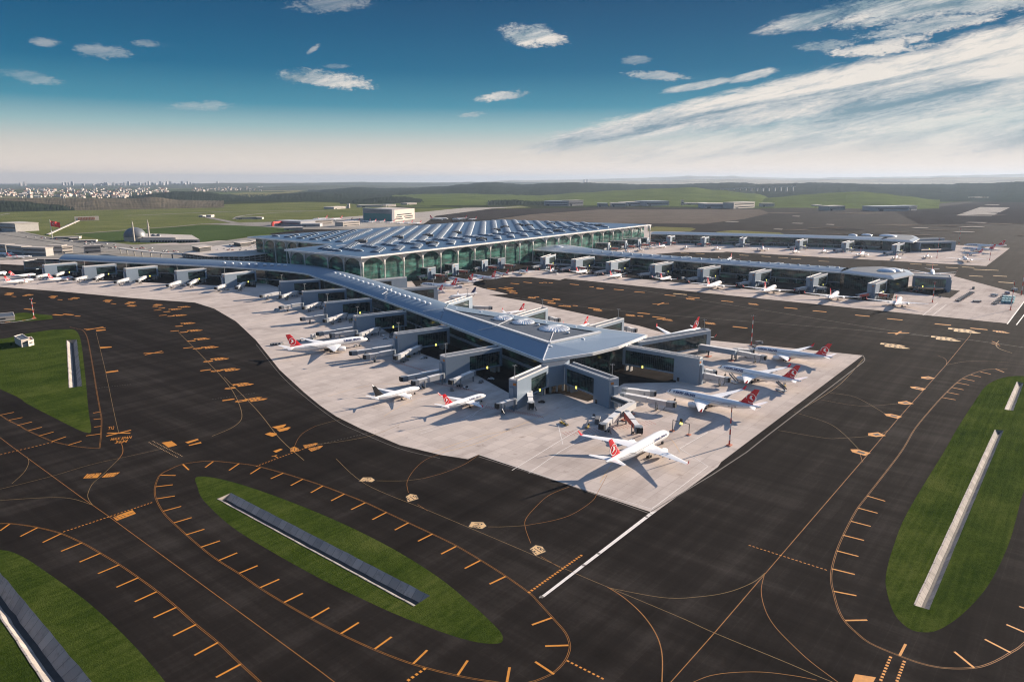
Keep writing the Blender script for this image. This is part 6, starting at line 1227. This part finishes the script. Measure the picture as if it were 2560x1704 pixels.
for nm, lab, cat, base, yt, dep, wall, roof, grp, bn in [
 ('cargo_shed', 'long grey flat-roofed shed beside the red gantry beyond the terminal roof', 'warehouse', ((688, 563), (752, 566)), 552, 60, 'tower_grey', 'steel_roof', CG, 1), ('cargo_shed', 'low white shed on the meadow edge just beyond the terminal roof corner', 'warehouse', ((712, 576), (757, 575)), 570, 30, 'house_pale', 'house_pale', CG, 1),
 ('office_block', 'white multi-level office block between the grey shed and the parked airliners', 'office building', ((757, 564), (832, 560)), 553, 40, 'beige_wall', 'steel_roof', CG, 2), ('cargo_shed', 'dark-roofed shed in front of the white office block', 'warehouse', ((755, 567), (800, 567)), 560, 30, 'tower_grey', 'steel_roof', CG, 1), ('office_block', 'cluttered pale building at the foot of the roof edge, left of the hangar row', 'office building', ((858, 567), (900, 564)), 556, 35, 'beige_wall', 'house_pale', CG, 2),
 ('cargo_shed', 'long low white depot on the meadow left of the control tower', 'warehouse', ((835, 523), (868, 521)), 518, 60, 'house_pale', 'house_pale', CG, 1), ('cargo_shed', 'row of white depots right of the small control tower', 'warehouse', ((900, 519), (955, 518)), 513, 60, 'house_pale', 'house_pale', CG, 1), ('cargo_shed', 'white depot half hidden by the hangar roof', 'warehouse', ((965, 517), (990, 516)), 512, 60, 'house_pale', 'steel_roof', CG, 1), ('cargo_shed', 'small white depot alone on the green slope right of the hangar', 'warehouse', ((1018, 512), (1042, 511)), 508.5, 50, 'house_pale', 'house_pale', CG, 1),
 ('tunnel_portal', 'first of two small white tunnel portals at the meadow road', 'portal', ((497, 543), (507, 543)), 539, 30, 'house_pale', 'house_pale', 'road tunnel portals', 1), ('tunnel_portal', 'second small white tunnel portal, nearer the road junction', 'portal', ((516, 543), (528, 543)), 538, 30, 'house_pale', 'house_pale', 'road tunnel portals', 1), ('retaining_wall', 'long pale wall beside the curving meadow road', 'wall', ((590, 549), (656, 547)), 544, 6, 'house_pale', 'house_pale', None, 1), ('depot', 'white shed at the meadow edge above the red gantry', 'warehouse', ((640, 548), (655, 548)), 544, 20, 'house_pale', 'house_pale', CG, 1),
 ('terminal_annex', 'white framed sloping office front with a blue-grey wing far beyond the roof', 'office building', ((1422, 515), (1458, 514)), 502.5, 60, 'house_pale', 'house_pale', RG, 1), ('terminal_annex', 'blue-grey wing beside the white framed office front', 'office building', ((1360, 514), (1421, 515)), 503, 90, 'tower_grey', 'steel_roof', RG, 2), ('airfield_depot', 'low white depot right of the white framed office front', 'warehouse', ((1496, 517), (1520, 517)), 509, 70, 'beige_wall', 'steel_roof', RG, 1), ('airfield_depot', 'wide beige depot below the green hill', 'warehouse', ((1528, 517), (1565, 517)), 508, 70, 'beige_wall', 'house_pale', RG, 1),
 ('airfield_depot', 'flat white depot below the green hill, left of the big pale hangars', 'warehouse', ((1568, 515), (1605, 514)), 506, 70, 'tower_grey', 'house_pale', RG, 1), ('airfield_hangar', 'large grey-blue hangar pair under the green hill', 'hangar', ((1615, 515), (1672, 514)), 504, 110, 'tower_grey', 'steel_roof', RG, 1), ('watch_tower', 'slim beige tower between the far hangars', 'tower', ((1703, 514), (1709, 514)), 501, 14, 'beige_wall', 'beige_wall', RG, 1), ('airfield_hangar', 'very long low hangar with a dark band right of the slim tower', 'hangar', ((1760, 521), (1835, 521)), 510, 120, 'tower_grey', 'house_pale', RG, 1), ('office_block', 'beige stepped office block at the end of the very long hangar', 'office building', ((1834, 522), (1886, 519)), 508, 60, 'beige_wall', 'beige_wall', RG, 2),
 ('airfield_depot', 'white sheds behind the very long hangar', 'warehouse', ((1715, 513), (1770, 513)), 507.5, 60, 'house_pale', 'house_pale', RG, 1), ('airfield_depot', 'white depot with a dark doorway right of the beige office block', 'warehouse', ((1905, 517), (1936, 517)), 509, 50, 'house_pale', 'house_pale', RG, 1), ('airfield_depot', 'pale shed at the foot of the second green hill', 'warehouse', ((2072, 527), (2112, 526)), 516, 60, 'beige_wall', 'house_pale', RG, 1), ('airfield_depot', 'thin white roofed shed on the second green hill', 'warehouse', ((2150, 514), (2200, 514)), 509, 50, 'house_pale', 'house_pale', RG, 1), ('airfield_hangar', 'grey hangar with three doors below the second green hill', 'hangar', ((2190, 528), (2272, 527)), 517, 90, 'tower_grey', 'steel_roof', RG, 1), ('airfield_depot', 'small cream depot touching the three-doored hangar', 'warehouse', ((2272, 527), (2292, 526)), 515.5, 60, 'house_pale', 'steel_roof', RG, 1),
 ('airfield_depot', 'white depot far beyond the runway at the forest foot', 'warehouse', ((2450, 499), (2480, 498.5)), 494, 90, 'house_pale', 'house_pale', RG, 1), ('airfield_depot', 'second white depot at the forest foot beyond the runway', 'warehouse', ((2500, 498), (2530, 497.5)), 493, 90, 'house_pale', 'house_pale', RG, 1), ('airfield_depot', 'low white depot at the far end of the meadow road', 'warehouse', ((2040, 517), (2055, 517)), 513, 60, 'house_pale', 'house_pale', RG, 1)]: block(nm, lab, cat, base, yt, dep, wall, roof, grp, bn)
# hangar with green doors
hg = block('aircraft_hangar', 'big hangar with dark green sliding doors beyond the terminal roof', 'hangar', ((908, 551), (981, 555)), 523, 10, 'tower_grey', 'steel_roof'); root, a, b, d, n, L, h = hg; c = S(1037, 548); c.z = 0; org = root.location.copy()
mb = MB(); mb.prism([b + d * .5, c, c + a - b, a + n * 12], 0, h * .98); adopt(mb.build('main_hall', 'beige_wall'), root, org); mb = MB(); mb.beam((*(a + d * 6 - n * .6)[:2], h * .33), (*(b - d * 6 - n * .6)[:2], h * .33), .8, h * .66); adopt(mb.build('sliding_door', 'hangar_green'), root, org)
mb = MB(); f = lambda s, z: (*(a + d * (L * s) - n * .8)[:2], h * z); mb.face([f(.06, .70), f(.94, .70), f(.80, .98), f(.20, .98)]); mb.face([f(.06, .70), f(.20, .98), f(.80, .98), f(.94, .70)]); adopt(mb.build('gable_panel', 'steel_roof'), root, org)
e = (c - b).normalized(); en = Vector((e.y, -e.x, 0)); M_ = (c - b).length
for z, s0, s1 in ((.55, .2, .85), (.36, .15, .4), (.36, .5, .9), (.2, .1, .45), (.2, .55, .9)): mb = MB(); mb.beam((*(b + e * M_ * s0 + en * .4)[:2], h * z), (*(b + e * M_ * s1 + en * .4)[:2], h * z), .6, h * .07); adopt(mb.build('window', 'window_dark'), root, org)
# small control tower, red gantry crane
r_ = block('control_tower', 'small white control tower among the depots on the meadow', 'tower', ((868, 521), (874, 521)), 510, 12, 'house_pale', 'steel_roof')
ga = empty('gantry_crane', (*S(681, 566)[:2], 0), 0, 'long red gantry in front of the grey cargo shed', 'gantry crane', CG); GO = ga.location.copy(); p, q = S(682, 566), S(713, 563); hh = height(682, 566, 557)
for t in (0, 1): w = p.lerp(q, t); mb = MB(); mb.box((w.x, w.y, hh / 2), (6, 6, hh)); adopt(mb.build('leg', 'mast_red'), ga, GO)
mb = MB(); mb.beam((p.x, p.y, hh), (q.x, q.y, hh), 6, 6); adopt(mb.build('girder', 'mast_red'), ga, GO)
# mosque
mp = S(339, 604); rm = mp.x * math.cos(YAW) + mp.y * math.sin(YAW); k = rm / FPX; mq = empty('mosque', (mp.x, mp.y, 0), 0, 'grey domed mosque with two slender minarets at the crop field edge', 'mosque'); MO = mq.location.copy(); u = Vector((mp.x, mp.y, 0)).normalized(); sx = Vector((u.y, -u.x, 0)); c = mp + u * 26 * k; c.z = 0
mb = MB(); mb.lathe(c, [(25 * k, 0), (25 * k, 12 * k)], 32); adopt(mb.build('drum', 'stone'), mq, MO); mb = MB(); mb.lathe(c, [(26 * k * math.cos(t), 11 * k + 23 * k * math.sin(t)) for t in [math.pi / 2 * j / 9 for j in range(9)]] + [(.2, 34 * k)], 32); adopt(mb.build('dome', 'dome_lead', None, smooth='angle'), mq, MO)
for px, yt in ((336, 552), (374, 549)):
    w = S(px, 606 if px < 350 else 603); hm_ = height(px, 606 if px < 350 else 603, yt); kk = 2.2 * k; mb = MB(); mb.lathe((w.x, w.y, 0), [(kk * 1.2, 0), (kk, hm_ * .3), (kk * .9, hm_ * .62), (kk * 1.35, hm_ * .63), (kk * 1.35, hm_ * .66), (kk * .8, hm_ * .67), (kk * .75, hm_ * .82), (.1, hm_)], 10); adopt(mb.build('minaret', 'stone'), mq, MO)
mb = MB(); aa, bb = S(350, 606), S(500, 606); cc, ddd = S(480, 594), S(365, 590); mb.prism([aa, bb, cc, ddd], 0, 7 * k); adopt(mb.build('courtyard', 'stone'), mq, MO); mb = MB(); mb.prism([S(358, 605), S(440, 605), S(430, 596), S(368, 594)], 7 * k, 11 * k); adopt(mb.build('prayer_hall', 'beige_wall'), mq, MO)
for px in (385, 398): w = S(px, 601); mb = MB(); mb.lathe((w.x, w.y, 9 * k), [(6 * k, 0), (6 * k, 2.5 * k), (5 * k, 5 * k), (2.6 * k, 7 * k), (.1, 7.6 * k)], 16); adopt(mb.build('small_dome', 'dome_lead', None, smooth='angle'), mq, MO)
for i in range(16): w = S(378 + i * 7.4, 606.3); mb = MB(); mb.prism([(w.x - 1.5, w.y - 1.5), (w.x + 1.5, w.y - 1.5), (w.x + 1.5, w.y + 1.5), (w.x - 1.5, w.y + 1.5)], 0, 5.2 * k); adopt(mb.build('arcade_pillar', 'window_dark'), mq, MO)
# flagpole and flag
fp = S(131, 597); fh_ = height(131, 597, 550); fl = empty('flagpole', (fp.x, fp.y, 0), 0, 'tall flagpole flying a red flag with white crescent and star', 'flagpole'); LO = fl.location.copy(); mb = MB(); mb.tube([(fp.x, fp.y, 0), (fp.x, fp.y, fh_)], [1.0, .5], 8); adopt(mb.build('pole', 'mast_white'), fl, LO)
u = Vector((fp.x, fp.y, 0)).normalized(); sx = Vector((u.y, -u.x, 0)); mb = MB(); fw, fhh = 19.0, 12.5; pts = [[fp + sx * (fw * i / 14 + .6) + u * (1.1 * math.sin(i * .75)) + Vector((0, 0, fh_ - 3 - fhh * j - 4.5 * (i / 14) ** 1.2)) for i in range(15)] for j in (0, 1)]
mb.loft([[p for p in pts[0]], [p for p in pts[1]]], closed=False, cap=False); flag = adopt(mb.build('flag', 'flag_red'), fl, LO); mb = MB(); mc = lambda x, z: fp + sx * (.6 + x) + u * (1.1 * math.sin(x / fw * 14 * .75) - .25) + Vector((0, 0, fh_ - 3 - fhh * .5 - 4.5 * (x / fw) ** 1.2 + z))
for j in range(14):
    a0, a1 = R(50 + 260 * j / 14), R(50 + 260 * (j + 1) / 14); w0, w1 = math.sin(math.pi * j / 14), math.sin(math.pi * (j + 1) / 14); mb.face([mc(7 + 3.2 * math.cos(a0), 3.2 * math.sin(a0)), mc(7 + 3.2 * math.cos(a1), 3.2 * math.sin(a1)), mc(7 + (3.2 - 1.3 * w1) * math.cos(a1), (3.2 - 1.3 * w1) * math.sin(a1)), mc(7 + (3.2 - 1.3 * w0) * math.cos(a0), (3.2 - 1.3 * w0) * math.sin(a0))])
mb.face([mc(11 + (1.5 if j % 2 == 0 else .6) * math.cos(R(180 + 36 * j)), (1.5 if j % 2 == 0 else .6) * math.sin(R(180 + 36 * j))) for j in range(10)]); k_ = mb.build('crescent_and_star', 'mast_white'); adopt(k_, fl, LO)
# hillside sign, sloping ramp, tunnel portal
a, b = S(187, 553), S(248, 551); d = (b - a).normalized(); hs_ = height(187, 553, 542); sg = empty('hillside_sign', (a.x, a.y, 0), 0, 'long pinkish letter sign standing on the green slope', 'sign'); SO = sg.location.copy(); mb = MB(); mb.beam((*a[:2], hs_ * .5), (*b[:2], hs_ * .5), 2, hs_); adopt(mb.build('board', 'beige_wall'), sg, SO)
for i in range(11): w = a.lerp(b, .16 + .064 * i); mb = MB(); mb.box((w.x - d.y * -1.4, w.y - d.x * 1.4, hs_ * .5), (3.4, 1.2, hs_ * (.62 if i % 3 else .5)), math.atan2(d.y, d.x)); adopt(mb.build('letter', 'roof_tile'), sg, SO)
rp = empty('ramp', (*S(118, 592)[:2], 0), 0, 'narrow white ramp climbing the slope beside the flagpole', 'ramp'); RO = rp.location.copy(); a, b = S(120, 588), S(197, 556); mb = MB(); mb.beam((a.x, a.y, 2), (b.x, b.y, 6), 7, 1.4); adopt(mb.build('deck', 'house_pale'), rp, RO)
for t in (.1, .35, .6, .85): w = a.lerp(b, t); mb = MB(); mb.box((w.x, w.y, 1 + 2 * t), (2, 2, 3 + 2 * t)); adopt(mb.build('pier', 'stone'), rp, RO)
block('tunnel_portal', 'large grey concrete tunnel portal with grassy front above the car park blocks', 'portal', ((-6, 577), (40, 580)), 558, 60, 'concrete', 'stone', 'road tunnel portals')
for base, yt, lab, wl_ in [(((-4, 632), (16, 634)), 600, 'car park block cut by the picture edge behind the remote stand', 'concrete'), (((18, 635), (57, 639)), 603, 'grey car park block with a row of posts, second in its row', 'concrete'), (((58, 639), (116, 641)), 608, 'long low car park block, third in its row', 'concrete'), (((119, 634), (156, 634)), 604, 'pale faceted block at the end of the car park row', 'tower_grey'), (((157, 634), (183, 632)), 606, 'stair block with rusty stains at the end of the car park row', 'beige_wall'), (((212, 634), (253, 632)), 614, 'rust-stained beige building beside the approach road', 'beige_wall'), (((135, 598), (198, 597)), 591, 'low white canopy building beneath the flagpole', 'house_pale'), (((178, 603), (196, 602)), 594, 'dark-fronted pavilion by the approach road', 'plant_dark'), (((196, 606), (240, 605)), 600, 'long white wall-like building by the approach road', 'house_pale')]: block('car_park_block' if 'car park' in lab else 'roadside_building', lab, 'building', base, yt + (11 if base[0][0] < 200 and yt > 595 and base[0][1] > 625 else 2), 16, wl_, 'beige_wall' if wl_ != 'house_pale' else 'house_pale', 'landside buildings', 2)
for i in range(24): w = S(4 + i * 7.6, 613 + i * .35); mb = MB(); mb.box((0, 0, 7), (1.2, 1.2, 14)); 
# multi-storey car park with viaduct and parked cars
cp = empty('multi_storey_car_park', (*S(560, 655)[:2], 0), 0, 'dark multi-storey car park with pale roof deck beside the terminal', 'car park'); CO = cp.location.copy(); deck = [V2(S(*p, 16)) for p in [(452, 632), (520, 641), (610, 641), (704, 629), (692, 607), (600, 606), (540, 614)]]
for z in (3.5, 7.7, 11.9, 16.0): mb = MB(); mb.prism(deck, z - .8, z); adopt(mb.build('floor_slab', 'concrete' if z < 16 else 'beige_wall'), cp, CO)
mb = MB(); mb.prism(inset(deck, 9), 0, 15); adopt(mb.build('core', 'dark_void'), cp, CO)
for i in range(3):
    for t in [j / 7 for j in range(8)]: w = deck[i].lerp(deck[i + 1], t); w = w + (sum(deck, Vector()) / 7 - w).normalized() * 3; mb = MB(); mb.tube([(w.x, w.y, 0), (w.x, w.y, 15.2)], .9, 8); adopt(mb.build('column', 'concrete'), cp, CO)
for poly, z in (([(476, 614), (511, 611), (531, 615), (497, 619)], 24), ([(580, 604), (612, 601), (632, 604), (600, 608)], 23), ([(622, 600), (650, 598), (660, 600), (632, 603)], 22)):
    q = [V2(S(*p, z)) for p in poly]; mb = MB(); mb.prism(q, z - .8, z); adopt(mb.build('canopy', 'beige_wall'), cp, CO)
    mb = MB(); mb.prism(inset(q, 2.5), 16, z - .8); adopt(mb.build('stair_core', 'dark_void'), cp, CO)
for i in range(46):
    x, y = rt.uniform(540, 690), rt.uniform(609, 626); p = S(x, y, 16.05)
    if not inside(p, inset(deck, 4)): continue
    o = copy_tree(VP[('car', ['van_white', 'van_white', 'car_black', 'car_red'][i % 4])]) if ('car', ['van_white', 'van_white', 'car_black', 'car_red'][i % 4]) in VP else copy_tree(VP[('car', 'van_white')]); o.location = p; o.rotation_euler = (0, 0, R(50 + 90 * (i % 2))); o['label'] = 'small car parked on the pale roof deck of the multi-storey car park'; o['group'] = 'cars on the car park roof'
vd = empty('viaduct', (*S(420, 640)[:2], 0), 0, 'curved elevated road on columns in front of the car park', 'viaduct'); VO = vd.location.copy(); rd = densify([S(x, y, 11) for x, y in [(300, 620), (360, 628), (430, 634), (500, 638), (560, 640), (620, 639), (690, 632)]], 5)
mb = MB(); [mb.beam((*p[:2], 11), (*q[:2], 11), 11, 1.4) for p, q in zip(rd, rd[1:])]; adopt(mb.build('deck', 'concrete'), vd, VO)
for p in resample(rd, 14): mb = MB(); mb.tube([(*p[:2], 0), (*p[:2], 10.4)], 1.2, 8); adopt(mb.build('column', 'concrete'), vd, VO)
mv = empty('viaduct', (*at_range(1810, 488, 7600)[:2], 0), 0, 'far motorway viaduct on tall pale pillars against the dark forest', 'viaduct'); MV = mv.location.copy(); pa, pb_ = at_range(1800, 473, 7300), at_range(1990, 466, 7300); mb = MB(); mb.beam(pa, pb_, 24, 5); adopt(mb.build('deck', 'tower_grey'), mv, MV)
for i in range(13): w = pa.lerp(pb_, (i + .5) / 13); mb = MB(); mb.box((w.x, w.y, w.z / 2), (12, 12, w.z)); adopt(mb.build('pillar', 'tower_grey'), mv, MV)
for i in range(64):
    t = rt.random(); lane = i % 3; px, py = (lambda t: (60 + 380 * t, 592 + 34 * t))(t) if lane == 0 else (lambda t: (250 + 200 * t, 618 + 14 * t))(t) if lane == 1 else (lambda t: (200 + 260 * t, 609 + 22 * t))(t)
    p = S(px, py + rt.uniform(-1.5, 1.5), 1.0); key = ('car', rt.choice(['van_white', 'van_white', 'car_black', 'car_red'])); o = copy_tree(VP[key if key in VP else ('car', 'van_white')]); o.location = p; o.rotation_euler = (0, 0, R(-55 + rt.uniform(-6, 6))); o['label'] = 'small car on the approach roads between the mosque and the curved pier arm'; o['group'] = 'cars on the approach roads'
# white hut and service building near the taxiways
def hut(label, blocks, name='service_hut'):
    root = empty(name, (*S(*blocks[0][0][0])[:2], 0), 0, label, 'hut'); org = root.location.copy()
    for poly, h, wall, roof in blocks:
        q = [V2(S(*p)) for p in poly]; mb = MB(); mb.prism(q, .05, h); adopt(mb.build('wall', wall), root, org); mb = MB(); mb.sheet([inset(q, .5)], h - .0 + .03); adopt(mb.build('roof', roof), root, org)
        for i in range(len(q)): mb = MB(); mb.beam((*q[i][:2], h), (*q[(i + 1) % len(q)][:2], h), .5, .9); adopt(mb.build('parapet', wall), root, org)
        c = q[0].lerp(q[1], .5); nn = (q[1] - q[0]).normalized(); nn = Vector((nn.y, -nn.x, 0)); nn = nn if nn.dot(c) < 0 else -nn; mb = MB(); mb.beam((*(q[0].lerp(q[1], .2) + nn * .1)[:2], h * .6), (*(q[0].lerp(q[1], .7) + nn * .1)[:2], h * .6), .2, .8); adopt(mb.build('window', 'window_dark'), root, org)
    return root
hut('small white flat-roofed hut with dark roof on the grass', [([(55, 868), (76, 864), (58, 852), (38, 858)], 6.0, 'house_pale', 'roof_deck'), ([(72, 866), (86, 862), (80, 855), (66, 858)], 4.6, 'house_pale', 'roof_tile')])
hut('low white service building with flat dark roof at the taxiway edge', [([(-40, 808), (38, 800), (34, 790), (-30, 796)], 4.0, 'house_pale', 'roof_deck')], 'service_building')
line_obj('wall_marking', 'paint_white', [one([(-20, 809), (40, 804), (90, 796)], 1.2, .05, smooth=False)]); line_obj('wall_marking', 'paint_orange', [one([(12, 806), (26, 804)], 1.6, .056), one([(55, 801), (64, 800)], 1.6, .056), one([(80, 797), (91, 796)], 2.0, .056)])
# haze: one closed box of even air round everything
bm = MB(); X = 43500; bm.box((0, 0, 225), (2 * X, 2 * X, 480)); hz_ = bm.build('haze', []); hz_['kind'] = 'stuff'; hm2 = bpy.data.materials.new('haze_air'); hm2.use_nodes = True; t = hm2.node_tree; t.nodes.clear()
out = t.nodes.new('ShaderNodeOutputMaterial'); pv = t.nodes.new('ShaderNodeVolumePrincipled'); pv.inputs['Density'].default_value = 3.2e-5; pv.inputs['Color'].default_value = (.42, .53, .68, 1); pv.inputs['Anisotropy'].default_value = .25; t.links.new(pv.outputs[0], out.inputs['Volume']); hz_.data.materials.append(hm2)
